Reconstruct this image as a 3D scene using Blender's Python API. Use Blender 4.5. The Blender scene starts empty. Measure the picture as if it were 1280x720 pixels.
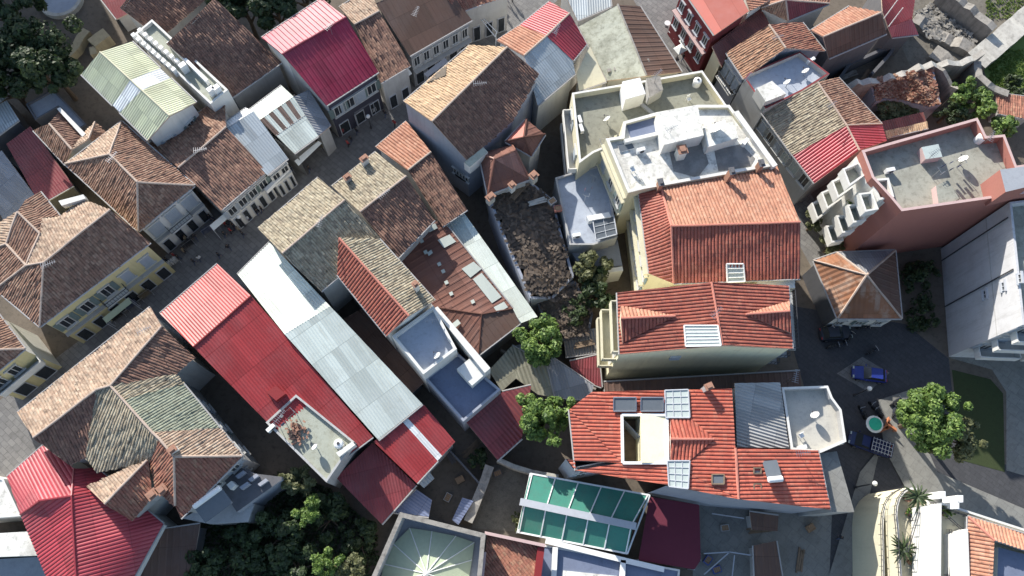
import bpy, bmesh, math, random
import numpy as np
from mathutils import Vector, Matrix
random.seed(7); rng = np.random.default_rng(7)
sc = bpy.context.scene
COL = sc.collection

# ------------------------------------------------------------------ camera, sky, sun, exposure
FPX, CAMH = 995.0, 92.0                       # focal length in photo pixels, drone height in metres
NAD = (612.0, 695.0)                          # photo pixel straight below the drone
_d = np.array([(NAD[0]-640)/FPX, -(NAD[1]-360)/FPX, -1.0]); _d /= np.linalg.norm(_d)
_Z = -_d
_X = np.array([1, 0, 0.0]) - _Z*_Z[0]; _X /= np.linalg.norm(_X)
_Y = np.cross(_Z, _X)
cam_data = bpy.data.cameras.new('camera'); cam = bpy.data.objects.new('camera', cam_data); COL.objects.link(cam)
cam_data.sensor_width = 36.0; cam_data.lens = FPX/1280*36.0
cam_data.clip_start = 0.5; cam_data.clip_end = 4000
_R = np.array([_X, _Y, _Z])                   # rows: world axes in camera coordinates -> maps camera to world
cam.matrix_world = Matrix(((*_R[0], 0), (*_R[1], 0), (*_R[2], CAMH), (0, 0, 0, 1)))
sc.camera = cam
SUN_EL, SUN_AZ = math.radians(26), math.radians(-31)     # azimuth from +Y, clockwise
SUND = Vector((math.sin(SUN_AZ)*math.cos(SUN_EL), math.cos(SUN_AZ)*math.cos(SUN_EL), math.sin(SUN_EL)))
w = bpy.data.worlds.new('World'); sc.world = w; w.use_nodes = True
nt = w.node_tree; nt.nodes.clear()
_o = nt.nodes.new('ShaderNodeOutputWorld'); _b = nt.nodes.new('ShaderNodeBackground'); _s = nt.nodes.new('ShaderNodeTexSky')
_s.sky_type = 'NISHITA'; _s.sun_disc = False; _s.sun_elevation = SUN_EL; _s.sun_rotation = SUN_AZ
_b.inputs['Strength'].default_value = 0.14
nt.links.new(_s.outputs[0], _b.inputs[0]); nt.links.new(_b.outputs[0], _o.inputs[0])
sl = bpy.data.lights.new('sun', 'SUN'); sl.energy = 5.0; sl.angle = math.radians(0.5); sl.color = (1.0, 0.95, 0.87)
so = bpy.data.objects.new('sun', sl); COL.objects.link(so); so.rotation_euler = SUND.to_track_quat('Z', 'Y').to_euler()
sc.view_settings.view_transform = 'Standard'; sc.view_settings.look = 'None'
sc.view_settings.exposure = 0.72; sc.view_settings.gamma = 1.0; sc.view_settings.use_curve_mapping = False
sc.cycles.max_bounces = 6; sc.cycles.diffuse_bounces = 3

def P(x, y, h):
    """world point seen at photo pixel (x, y) lying h metres above the ground"""
    r = np.array([(x-640)/FPX, -(y-360)/FPX, -1.0])
    r = np.array([r@_R[0], r@_R[1], r@_R[2]])
    t = (h-CAMH)/r[2]
    return np.array([0, 0, CAMH]) + r*t

# ------------------------------------------------------------------ materials
MATS = {}
def nodes(name):
    m = bpy.data.materials.new(name); m.use_nodes = True
    t = m.node_tree; bs = t.nodes['Principled BSDF']
    MATS[name] = m
    return m, t, bs
def N(t, kind, **kw):
    n = t.nodes.new(kind)
    for k, v in kw.items():
        if hasattr(n, k): setattr(n, k, v)
        else: n.inputs[k].default_value = v
    return n
def c4(c): return (c[0], c[1], c[2], 1.0)
def ramp(t, stops, src):
    r = t.nodes.new('ShaderNodeValToRGB'); e = r.color_ramp.elements
    while len(e) < len(stops): e.new(0.5)
    for el, (p, c) in zip(e, stops): el.position = p; el.color = c4(c)
    t.links.new(src, r.inputs[0]); return r.outputs[0]
def mix(t, fac, a, b, blend='MIX'):
    m = t.nodes.new('ShaderNodeMix'); m.data_type = 'RGBA'; m.blend_type = blend
    if isinstance(fac, (int, float)): m.inputs[0].default_value = fac
    else: t.links.new(fac, m.inputs[0])
    for i, s in ((6, a), (7, b)):
        if isinstance(s, (tuple, list)): m.inputs[i].default_value = c4(s)
        else: t.links.new(s, m.inputs[i])
    return m.outputs[2]
def noise(t, scale, detail=4, vec=None, rough=0.6):
    n = N(t, 'ShaderNodeTexNoise', Scale=scale, Detail=detail, Roughness=rough)
    if vec is None:
        tc = t.nodes.new('ShaderNodeTexCoord'); vec = tc.outputs['Object']
    t.links.new(vec, n.inputs['Vector']); return n.outputs[0]
def thresh(t, src, a, b):
    m = t.nodes.new('ShaderNodeMapRange'); m.inputs[1].default_value = a; m.inputs[2].default_value = b
    t.links.new(src, m.inputs[0]); return m.outputs[0]
def bump(t, bs, src, strength, dist):
    b = N(t, 'ShaderNodeBump', Strength=strength, Distance=dist); t.links.new(src, b.inputs['Height']); t.links.new(b.outputs[0], bs.inputs['Normal'])

def tile_mat(name, cols, lichen=(0.30, 0.27, 0.17), lich=0.35, row=0.42, var=1.0, rough=0.85, mott=1.0):
    """clay tiles: UV x counts tile columns, UV y is metres up the slope"""
    m, t, bs = nodes(name)
    uv = t.nodes.new('ShaderNodeUVMap'); sp = t.nodes.new('ShaderNodeSeparateXYZ'); t.links.new(uv.outputs[0], sp.inputs[0])
    fx = N(t, 'ShaderNodeMath', operation='FLOOR'); t.links.new(sp.outputs[0], fx.inputs[0])
    dv = N(t, 'ShaderNodeMath', operation='DIVIDE'); t.links.new(sp.outputs[1], dv.inputs[0]); dv.inputs[1].default_value = row
    fy = N(t, 'ShaderNodeMath', operation='FLOOR'); t.links.new(dv.outputs[0], fy.inputs[0])
    cb = t.nodes.new('ShaderNodeCombineXYZ'); t.links.new(fx.outputs[0], cb.inputs[0]); t.links.new(fy.outputs[0], cb.inputs[1])
    wn = N(t, 'ShaderNodeTexWhiteNoise', noise_dimensions='2D'); t.links.new(cb.outputs[0], wn.inputs['Vector'])
    n = len(cols)
    per = ramp(t, [((i+0.0)/max(1, n-1), c) for i, c in enumerate(cols)], wn.outputs[0])
    avg = tuple(sum(c[k] for c in cols)/n for k in range(3))
    base = mix(t, var, avg, per)
    big = thresh(t, noise(t, 0.22, 3), 0.35, 0.7)
    base = mix(t, big, base, tuple(x*0.72 for x in avg))
    l = thresh(t, noise(t, 0.8, 6, rough=0.75), 0.62-lich*0.4, 0.75-lich*0.2)
    lm = N(t, 'ShaderNodeMath', operation='MULTIPLY'); t.links.new(l, lm.inputs[0]); lm.inputs[1].default_value = min(1, lich*2)
    base = mix(t, lm.outputs[0], base, lichen)
    mo = thresh(t, noise(t, 1.7, 3, rough=0.8), 0.3, 0.7)
    base = mix(t, 0.75*min(1, mott), base, ramp(t, [(0, tuple(x*0.4 for x in avg)), (0.5, avg), (1, tuple(min(1, x*1.8) for x in avg))], mo))
    base = mix(t, 0.5, base, per)
    sp2 = thresh(t, noise(t, 3.2, 3), 0.62, 0.7)
    base = mix(t, sp2, base, tuple(x*0.35 for x in avg))
    t.links.new(base, bs.inputs['Base Color']); bs.inputs['Roughness'].default_value = rough
    fr = N(t, 'ShaderNodeMath', operation='FRACT'); t.links.new(dv.outputs[0], fr.inputs[0])
    bump(t, bs, fr.outputs[0], 0.9, -0.09)
    return m
def metal_mat(name, col, dirt=(0.2, 0.15, 0.1), amt=0.3, sheet=3.0, rough=0.42, seam=0.7, spec=0.3):
    m, t, bs = nodes(name)
    uv = t.nodes.new('ShaderNodeUVMap'); sp = t.nodes.new('ShaderNodeSeparateXYZ'); t.links.new(uv.outputs[0], sp.inputs[0])
    dv = N(t, 'ShaderNodeMath', operation='DIVIDE'); t.links.new(sp.outputs[1], dv.inputs[0]); dv.inputs[1].default_value = sheet
    fr = N(t, 'ShaderNodeMath', operation='FRACT'); t.links.new(dv.outputs[0], fr.inputs[0])
    sm = thresh(t, fr.outputs[0], 0.03, 0.012)
    cx = N(t, 'ShaderNodeMath', operation='DIVIDE'); t.links.new(sp.outputs[0], cx.inputs[0]); cx.inputs[1].default_value = 3.0
    fx = N(t, 'ShaderNodeMath', operation='FLOOR'); t.links.new(cx.outputs[0], fx.inputs[0])
    fy = N(t, 'ShaderNodeMath', operation='FLOOR'); t.links.new(dv.outputs[0], fy.inputs[0])
    cb = t.nodes.new('ShaderNodeCombineXYZ'); t.links.new(fx.outputs[0], cb.inputs[0]); t.links.new(fy.outputs[0], cb.inputs[1])
    wn = N(t, 'ShaderNodeTexWhiteNoise', noise_dimensions='2D'); t.links.new(cb.outputs[0], wn.inputs['Vector'])
    base = ramp(t, [(0, tuple(x*0.78 for x in col)), (1, tuple(min(1, x*1.16) for x in col))], wn.outputs[0])
    g_ = sum(col)/3
    fd = thresh(t, noise(t, 0.18, 5, rough=0.7), 0.42, 0.75)
    fm = N(t, 'ShaderNodeMath', operation='MULTIPLY'); t.links.new(fd, fm.inputs[0]); fm.inputs[1].default_value = 0.55
    base = mix(t, fm.outputs[0], base, tuple(min(0.8, x*0.7+g_*0.35+0.04) for x in col))
    d = thresh(t, noise(t, 0.5, 6, rough=0.7), 0.5, 0.8)
    dm = N(t, 'ShaderNodeMath', operation='MULTIPLY'); t.links.new(d, dm.inputs[0]); dm.inputs[1].default_value = min(1, amt*1.6)
    base = mix(t, dm.outputs[0], base, dirt)
    # rain streaks running down the slope
    mp = N(t, 'ShaderNodeMapping'); mp.inputs['Scale'].default_value = (1.1, 0.12, 1); t.links.new(uv.outputs[0], mp.inputs['Vector'])
    st = thresh(t, noise(t, 1.0, 4, mp.outputs[0]), 0.55, 0.8)
    stm = N(t, 'ShaderNodeMath', operation='MULTIPLY'); t.links.new(st, stm.inputs[0]); stm.inputs[1].default_value = min(1, amt*1.5)
    base = mix(t, stm.outputs[0], base, dirt)
    base = mix(t, sm, base, tuple(x*seam for x in col))
    t.links.new(base, bs.inputs['Base Color']); bs.inputs['Roughness'].default_value = rough
    bs.inputs['Specular IOR Level'].default_value = spec
    return m
def plaster(name, col, dirt=(0.25, 0.22, 0.18), amt=0.35, scale=0.6, rough=0.9, fine=0.15):
    m, t, bs = nodes(name)
    d = thresh(t, noise(t, scale, 7, rough=0.7), 0.45, 0.8)
    dm = N(t, 'ShaderNodeMath', operation='MULTIPLY'); t.links.new(d, dm.inputs[0]); dm.inputs[1].default_value = amt
    base = mix(t, dm.outputs[0], col, dirt)
    tc = t.nodes.new('ShaderNodeTexCoord'); mp = N(t, 'ShaderNodeMapping'); mp.inputs['Scale'].default_value = (1.6, 1.6, 0.13); t.links.new(tc.outputs['Object'], mp.inputs['Vector'])
    st = thresh(t, noise(t, 1.0, 5, mp.outputs[0], 0.7), 0.5, 0.8)
    sm_ = N(t, 'ShaderNodeMath', operation='MULTIPLY'); t.links.new(st, sm_.inputs[0]); sm_.inputs[1].default_value = min(1, amt*1.2)
    base = mix(t, sm_.outputs[0], base, tuple(x*0.8 for x in dirt))
    f = noise(t, 7.0, 4)
    base = mix(t, fine, base, mix(t, f, (0.1, 0.1, 0.1), (0.9, 0.9, 0.9)), 'OVERLAY')
    t.links.new(base, bs.inputs['Base Color']); bs.inputs['Roughness'].default_value = rough
    bs.inputs['Specular IOR Level'].default_value = 0.25
    bump(t, bs, f, 0.15, 0.03)
    return m
def paved(name, col, dirt, sz=(0.9, 0.6), k=.5):
    m = plaster(name, col, dirt, 0.6, 0.35); t = m.node_tree; bs = t.nodes['Principled BSDF']
    src = bs.inputs['Base Color'].links[0].from_socket
    tc = t.nodes.new('ShaderNodeTexCoord'); mp = N(t, 'ShaderNodeMapping'); mp.inputs['Rotation'].default_value = (0, 0, 0.7); t.links.new(tc.outputs['Object'], mp.inputs['Vector'])
    b = N(t, 'ShaderNodeTexBrick', Scale=1.0); b.inputs['Brick Width'].default_value = sz[0]; b.inputs['Row Height'].default_value = sz[1]; b.inputs['Mortar Size'].default_value = 0.035
    b.inputs['Color1'].default_value = (1-.3*k, 1-.3*k, 1-.3*k, 1); b.inputs['Color2'].default_value = (1+.2*k, 1+.19*k, 1+.15*k, 1); b.inputs['Mortar'].default_value = (1-.6*k, 1-.6*k, 1-.6*k, 1)
    t.links.new(mp.outputs[0], b.inputs['Vector'])
    t.links.new(mix(t, 1.0, src, b.outputs[0], 'MULTIPLY'), bs.inputs['Base Color']); return m
def plain(name, col, rough=0.6, metal=0.0, spec=0.4):
    m, t, bs = nodes(name)
    base = mix(t, noise(t, 2.5, 4), tuple(x*0.85 for x in col), tuple(min(1, x*1.12) for x in col))
    t.links.new(base, bs.inputs['Base Color']); bs.inputs['Roughness'].default_value = rough; bs.inputs['Metallic'].default_value = metal
    bs.inputs['Specular IOR Level'].default_value = spec
    return m
def M(n): return MATS[n]

tile_mat('tile_brown', [(0.17, 0.085, 0.058), (0.32, 0.175, 0.115), (0.11, 0.06, 0.045), (0.44, 0.29, 0.20), (0.24, 0.12, 0.08)], (0.30, 0.25, 0.16), 0.35)
tile_mat('tile_darkbrown_shaded', [(0.14, 0.072, 0.052), (0.24, 0.125, 0.088), (0.095, 0.055, 0.045), (0.32, 0.19, 0.13), (0.18, 0.095, 0.068)], (0.2, 0.17, 0.12), 0.25)  # mostly slopes turned from the sun: their shade is put into the colour
tile_mat('tile_tan', [(0.33, 0.21, 0.145), (0.46, 0.335, 0.24), (0.16, 0.105, 0.08), (0.54, 0.44, 0.33), (0.37, 0.245, 0.17)], (0.36, 0.33, 0.22), 0.4)
tile_mat('tile_peach', [(0.50, 0.34, 0.20), (0.56, 0.40, 0.25), (0.42, 0.27, 0.16), (0.60, 0.45, 0.29)], (0.42, 0.38, 0.24), 0.25)
tile_mat('tile_lichen', [(0.24, 0.19, 0.13), (0.42, 0.36, 0.25), (0.13, 0.10, 0.075), (0.50, 0.45, 0.33), (0.30, 0.24, 0.17)], (0.28, 0.28, 0.19), 0.5)
tile_mat('tile_green', [(0.23, 0.25, 0.19), (0.29, 0.31, 0.23), (0.19, 0.19, 0.14)], (0.22, 0.26, 0.19), 0.5)
tile_mat('tile_redold', [(0.27, 0.10, 0.07), (0.33, 0.14, 0.09), (0.22, 0.085, 0.06), (0.36, 0.22, 0.14)], (0.3, 0.24, 0.15), 0.25)
tile_mat('tile_red', [(0.29, 0.075, 0.05), (0.34, 0.095, 0.06), (0.23, 0.06, 0.045), (0.36, 0.13, 0.085)], (0.22, 0.12, 0.08), 0.25, rough=0.7, mott=.5)
tile_mat('tile_redbright', [(0.44, 0.10, 0.065), (0.50, 0.13, 0.08), (0.38, 0.085, 0.055), (0.50, 0.17, 0.11)], (0.32, 0.15, 0.09), 0.12, rough=0.65, mott=.3)
tile_mat('tile_orange', [(0.43, 0.19, 0.115), (0.52, 0.26, 0.165), (0.35, 0.145, 0.09), (0.54, 0.31, 0.21)], (0.34, 0.24, 0.15), 0.35, rough=0.75, mott=.5)
metal_mat('metal_lime', (0.55, 0.56, 0.38), (0.35, 0.34, 0.22), 0.3)
metal_mat('metal_white', (0.72, 0.73, 0.72), (0.5, 0.48, 0.44), 0.2)
metal_mat('metal_pale', (0.60, 0.65, 0.59), (0.38, 0.38, 0.32), 0.35, sheet=3.5)
metal_mat('metal_greyblue', (0.36, 0.40, 0.42), (0.28, 0.27, 0.25), 0.3)
metal_mat('metal_grey', (0.25, 0.26, 0.28), (0.2, 0.18, 0.16), 0.3)
metal_mat('metal_ribgrey', (0.36, 0.36, 0.35), (0.25, 0.22, 0.2), 0.3)
metal_mat('metal_moss', (0.24, 0.23, 0.17), (0.15, 0.13, 0.09), 0.45)
metal_mat('metal_red', (0.31, 0.04, 0.042), (0.26, 0.05, 0.05), 0.35, sheet=4.0)
metal_mat('metal_magenta', (0.32, 0.035, 0.07), (0.3, 0.05, 0.08), 0.2)
metal_mat('metal_crimson', (0.36, 0.045, 0.06), (0.4, 0.08, 0.08), 0.15, spec=0.5)
metal_mat('metal_maroon', (0.20, 0.04, 0.045), (0.15, 0.05, 0.05), 0.3)
metal_mat('metal_salmon', (0.50, 0.16, 0.12), (0.4, 0.15, 0.11), 0.15)
metal_mat('metal_rust', (0.165, 0.075, 0.055), (0.13, 0.06, 0.045), 0.5, sheet=2.2, rough=0.8)
metal_mat('metal_rustorange', (0.25, 0.11, 0.055), (0.42, 0.34, 0.27), 0.7, sheet=2.5, rough=0.8)
metal_mat('metal_brown', (0.13, 0.075, 0.055), (0.1, 0.07, 0.05), 0.3, rough=0.7)
metal_mat('metal_darkstripe', (0.16, 0.11, 0.09), (0.09, 0.06, 0.05), 0.5, rough=0.8)
plaster('plaster_white', (0.68, 0.67, 0.63), (0.4, 0.38, 0.34), 0.3)
plaster('plaster_cream', (0.62, 0.58, 0.43), (0.45, 0.40, 0.28), 0.3)
plaster('plaster_yellow', (0.60, 0.53, 0.29), (0.42, 0.36, 0.2), 0.35)
plaster('plaster_grey', (0.42, 0.42, 0.41), (0.26, 0.24, 0.22), 0.45)
plaster('plaster_palegrey', (0.54, 0.54, 0.55), (0.34, 0.33, 0.32), 0.5)
plaster('plaster_bluegrey', (0.33, 0.35, 0.40), (0.24, 0.24, 0.25), 0.4)
plaster('plaster_pink', (0.36, 0.155, 0.125), (0.36, 0.15, 0.13), 0.3)
plaster('plaster_palepink', (0.52, 0.38, 0.36), (0.45, 0.3, 0.28), 0.3)
plaster('plaster_red', (0.20, 0.045, 0.05), (0.25, 0.06, 0.06), 0.3)
plaster('plaster_navy', (0.055, 0.055, 0.075), (0.04, 0.04, 0.05), 0.3)
plaster('plaster_dark', (0.13, 0.13, 0.14), (0.08, 0.08, 0.08), 0.4)
plaster('concrete', (0.33, 0.33, 0.28), (0.16, 0.15, 0.12), 0.7, 0.35)
plaster('concrete_olive', (0.26, 0.26, 0.21), (0.14, 0.13, 0.10), 0.7, 0.3)
plaster('concrete_green', (0.36, 0.38, 0.32), (0.22, 0.21, 0.15), 0.6, 0.3)
plaster('deck_white', (0.74, 0.73, 0.67), (0.25, 0.235, 0.21), 1.0, 0.3)
plaster('concrete_stain', (0.40, 0.41, 0.34), (0.15, 0.15, 0.11), 1.0, 0.5)
plaster('concrete_dark', (0.20, 0.19, 0.18), (0.42, 0.41, 0.38), 0.6, 0.5)
plaster('deck_cream', (0.50, 0.48, 0.42), (0.27, 0.26, 0.25), 0.5, 0.3)
plaster('deck_blue', (0.40, 0.44, 0.50), (0.2, 0.2, 0.24), 0.4, 0.3)
plaster('deck_navy', (0.17, 0.20, 0.28), (0.08, 0.09, 0.13), 0.3)
plaster('deck_grey', (0.32, 0.34, 0.37), (0.22, 0.22, 0.24), 0.4, 0.3)
plaster('stone', (0.30, 0.28, 0.25), (0.12, 0.11, 0.10), 0.8, 1.2)
plaster('stone_pale', (0.50, 0.48, 0.43), (0.25, 0.23, 0.2), 0.7, 1.0)
plaster('mortar', (0.48, 0.38, 0.31), (0.3, 0.22, 0.18), 0.5, 2.0)
plaster('mortar_red', (0.50, 0.20, 0.15), (0.4, 0.16, 0.12), 0.3, 2.0)
paved('paving', (0.20, 0.195, 0.19), (0.11, 0.105, 0.10))
paved('asphalt', (0.068, 0.069, 0.075), (0.05, 0.05, 0.052), (.8, .5), .3)
paved('slab_light', (0.235, 0.233, 0.215), (0.15, 0.145, 0.13), (1.2, 1.2), .3)
plaster('earth', (0.15, 0.125, 0.10), (0.085, 0.072, 0.058), 0.8, 0.3)
plaster('gravel', (0.17, 0.155, 0.13), (0.09, 0.08, 0.065), 0.8, 0.6, fine=0.5)
plaster('brick', (0.36, 0.20, 0.14), (0.2, 0.12, 0.09), 0.6, 2.0)
plaster('wood_old', (0.22, 0.16, 0.11), (0.1, 0.08, 0.06), 0.6, 1.5)
plain('white_paint', (0.78, 0.78, 0.76), 0.5)
plain('frame_white', (0.5, 0.5, 0.48), 0.6)
plain('grey_frame', (0.45, 0.47, 0.5), 0.5)
plain('dark_metal', (0.05, 0.05, 0.055), 0.5)
plain('gutter_zinc', (0.36, 0.35, 0.34), 0.5)
plain('steel', (0.5, 0.5, 0.5), 0.35, 0.9)
plain('shutter_blue', (0.34, 0.38, 0.42), 0.6)
plain('shutter_green', (0.16, 0.21, 0.20), 0.6)
plain('glass_dark', (0.03, 0.035, 0.04), 0.12, spec=0.6)
plain('glass_pale', (0.42, 0.47, 0.45), 0.25, spec=0.5)
plaster('glass_green', (0.065, 0.23, 0.175), (0.10, 0.2, 0.16), .6, .5, rough=.2)
plain('glass_panel', (0.12, 0.135, 0.15), 0.18, spec=0.6)
plain('canopy_green', (0.42, 0.48, 0.34), 0.6)
plain('fabric_white', (0.75, 0.76, 0.72), 0.8)
plain('fabric_maroon', (0.13, 0.022, 0.04), 0.85)
plain('fabric_teal', (0.03, 0.42, 0.27), 0.8)
plain('fabric_blue', (0.06, 0.10, 0.32), 0.7)
plain('car_blue', (0.02, 0.035, 0.22), 0.25, spec=0.6)
plain('car_navy', (0.025, 0.035, 0.10), 0.25, spec=0.6)
plain('car_dark', (0.03, 0.035, 0.05), 0.3, spec=0.6)
plain('rubber', (0.02, 0.02, 0.02), 0.8)
plain('skin', (0.45, 0.28, 0.2), 0.7)
plain('hair', (0.03, 0.022, 0.018), 0.7)
for n_, c_ in (('cloth_black', (0.03, 0.03, 0.035)), ('cloth_white', (0.62, 0.62, 0.62)), ('cloth_red', (0.35, 0.05, 0.05)), ('cloth_jeans', (0.07, 0.09, 0.16)), ('cloth_khaki', (0.25, 0.2, 0.13))):
    plain(n_, c_, 0.9)
plain('timber', (0.34, 0.22, 0.13), 0.8)
plain('plastic_orange', (0.5, 0.2, 0.1), 0.6)
plain('bark', (0.11, 0.08, 0.055), 0.95)
def leaf_mat(name, a, b, c):
    m, t, bs = nodes(name)
    g = t.nodes.new('ShaderNodeNewGeometry')
    base = ramp(t, [(0, a), (0.55, b), (1, c)], g.outputs['Random Per Island'])
    t.links.new(base, bs.inputs['Base Color']); bs.inputs['Roughness'].default_value = 0.6
    tr = t.nodes.new('ShaderNodeBsdfTranslucent'); t.links.new(base, tr.inputs[0])
    ms = t.nodes.new('ShaderNodeMixShader'); ms.inputs[0].default_value = 0.3
    t.links.new(bs.outputs[0], ms.inputs[1]); t.links.new(tr.outputs[0], ms.inputs[2])
    t.links.new(ms.outputs[0], t.nodes['Material Output'].inputs[0]); return m
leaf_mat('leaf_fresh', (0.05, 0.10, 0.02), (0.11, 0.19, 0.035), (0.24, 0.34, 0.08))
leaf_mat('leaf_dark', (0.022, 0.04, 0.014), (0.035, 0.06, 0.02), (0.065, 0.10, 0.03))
leaf_mat('leaf_olive', (0.09, 0.10, 0.04), (0.13, 0.14, 0.06), (0.19, 0.20, 0.09))
leaf_mat('twig_dry', (0.06, 0.045, 0.035), (0.10, 0.075, 0.055), (0.20, 0.15, 0.11))
leaf_mat('tile_heap', (0.25, 0.10, 0.07), (0.36, 0.19, 0.12), (0.48, 0.33, 0.23))
leaf_mat('stone_chip', (0.2, 0.19, 0.17), (0.3, 0.28, 0.25), (0.42, 0.40, 0.36))
leaf_mat('grass_blade', (0.10, 0.17, 0.04), (0.15, 0.22, 0.05), (0.22, 0.28, 0.09))

metal_mat('metal_red_sunlit', (0.36, 0.075, 0.07), (0.42, 0.14, 0.12), 0.2, sheet=4.0)
metal_mat('metal_maroon2', (0.20, 0.045, 0.05), (0.15, 0.05, 0.05), 0.3)
metal_mat('metal_brown2', (0.17, 0.06, 0.05), (0.1, 0.05, 0.04), 0.3)
metal_mat('metal_redfaded', (0.25, 0.045, 0.045), (0.2, 0.06, 0.05), 0.6, sheet=4.0)
metal_mat('metal_palegrey', (0.50, 0.55, 0.50), (0.38, 0.38, 0.32), 0.5)
metal_mat('metal_rust_sunlit', (0.32, 0.15, 0.11), (0.2, 0.1, 0.075), 0.6, sheet=2.0)
metal_mat('metal_rose', (0.45, 0.12, 0.14), (0.35, 0.12, 0.12), 0.2)
tile_mat('tile_orangeold', [(0.36, 0.19, 0.11), (0.42, 0.24, 0.145), (0.29, 0.14, 0.085), (0.46, 0.30, 0.19)], (0.36, 0.28, 0.18), 0.3)
plaster('plaster_cream2', (0.80, 0.75, 0.53), (0.5, 0.47, 0.33), 0.3, 0.3)
plaster('twigsoil', (0.20, 0.145, 0.105), (0.09, 0.068, 0.052), 0.7, 0.8, fine=0.4)
plaster('stone_tan', (0.38, 0.33, 0.22), (0.2, 0.17, 0.12), 0.5, 1.0)
metal_mat('metal_ribgrey2', (0.22, 0.21, 0.20), (0.14, 0.12, 0.1), 0.4)
metal_mat('metal_blue', (0.15, 0.18, 0.28), (0.12, 0.12, 0.16), 0.3)
plaster('grass_soil', (0.13, 0.19, 0.05), (0.12, 0.12, 0.05), 0.6, 0.5, fine=0.4)
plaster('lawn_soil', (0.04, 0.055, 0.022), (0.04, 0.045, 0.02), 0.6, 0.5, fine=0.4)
# ------------------------------------------------------------------ mesh helpers
class MB:
    def __init__(s): s.v = []; s.f = []; s.m = []; s.uv = []
    def poly(s, pts, m=0, uv=None):
        k = len(s.v); s.v += [tuple(p) for p in pts]; s.f.append(tuple(range(k, k+len(pts)))); s.m.append(m)
        s.uv += uv if uv is not None else [(0.0, 0.0)]*len(pts)
    def prism(s, top, z0, m=0, mt=None, bottom=True):
        """vertical prism under a polygon of 3-D points, down to height z0 (a number or one per point)"""
        top = [np.array(p, float) for p in top]
        if sum(top[i][0]*top[(i+1) % len(top)][1]-top[(i+1) % len(top)][0]*top[i][1] for i in range(len(top))) < 0: top = top[::-1]
        zs = [z0]*len(top)
        bot = [np.array([p[0], p[1], z]) for p, z in zip(top, zs)]
        s.poly(top, m if mt is None else mt)
        if bottom: s.poly(bot[::-1], m)
        for i in range(len(top)):
            j = (i+1) % len(top); s.poly([bot[i], bot[j], top[j], top[i]], m)
    def box(s, c, d, rz=0.0, m=0):
        cs, sn = math.cos(rz), math.sin(rz); hx, hy, hz = d[0]/2, d[1]/2, d[2]/2
        q = [(c[0]+x*cs-y*sn, c[1]+x*sn+y*cs, c[2]+hz) for x, y in ((-hx, -hy), (hx, -hy), (hx, hy), (-hx, hy))]
        s.prism(q, c[2]-hz, m)
    def bar(s, a, b, wd, ht, m=0):
        """box beam from a to b"""
        a = np.array(a, float); b = np.array(b, float); d = b-a; L = np.linalg.norm(d); d /= L
        sx = np.cross(d, [0, 0, 1.0]); n_ = np.linalg.norm(sx); sx = sx/n_ if n_ > 1e-6 else np.array([1.0, 0, 0])
        up = np.cross(sx, d); q = []
        for p in (a, b): q.append([p+sx*wd/2*i+up*ht/2*j for i, j in ((-1, -1), (1, -1), (1, 1), (-1, 1))])
        s.poly(q[0][::-1], m); s.poly(q[1], m)
        for i in range(4): j = (i+1) % 4; s.poly([q[0][i], q[0][j], q[1][j], q[1][i]], m)
    def tube(s, path, r, n=6, m=0):
        path = [np.array(p, float) for p in path]; rs = r if isinstance(r, (list, tuple)) else [r]*len(path); rings = []
        for i, p in enumerate(path):
            d = path[min(i+1, len(path)-1)]-path[max(i-1, 0)]; d /= np.linalg.norm(d)+1e-9
            a = np.cross(d, [0, 0, 1.0]) if abs(d[2]) < 0.95 else np.cross(d, [1.0, 0, 0]); a /= np.linalg.norm(a); b = np.cross(d, a)
            rings.append([p+(a*math.cos(2*math.pi*k/n)+b*math.sin(2*math.pi*k/n))*rs[i] for k in range(n)])
        for i in range(len(rings)-1):
            for k in range(n): l = (k+1) % n; s.poly([rings[i][l], rings[i][k], rings[i+1][k], rings[i+1][l]], m)
        s.poly(rings[0], m); s.poly(rings[-1][::-1], m)
    def lathe(s, c, prof, n=16, m=0):
        rings = [[(c[0]+r*math.cos(2*math.pi*k/n), c[1]+r*math.sin(2*math.pi*k/n), c[2]+z) for k in range(n)] for r, z in prof]
        for i in range(len(rings)-1):
            for k in range(n): l = (k+1) % n; s.poly([rings[i][k], rings[i][l], rings[i+1][l], rings[i+1][k]], m)
        s.poly(rings[0][::-1], m); s.poly(rings[-1], m)
    def mesh(s, name, mats, off=(0, 0, 0), smooth=False):
        me = bpy.data.meshes.new(name)
        v = np.array(s.v, float).reshape(-1, 3)-np.array(off, float)
        me.from_pydata(v.tolist(), [], s.f)
        for m in (mats if isinstance(mats, (list, tuple)) else [mats]): me.materials.append(M(m))
        if len(me.materials) > 1: me.polygons.foreach_set('material_index', s.m)
        ul = me.uv_layers.new(name='UVMap'); ul.data.foreach_set('uv', np.array(s.uv, float).ravel())
        if smooth: me.polygons.foreach_set('use_smooth', [True]*len(s.f))
        me.update(); return me

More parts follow.
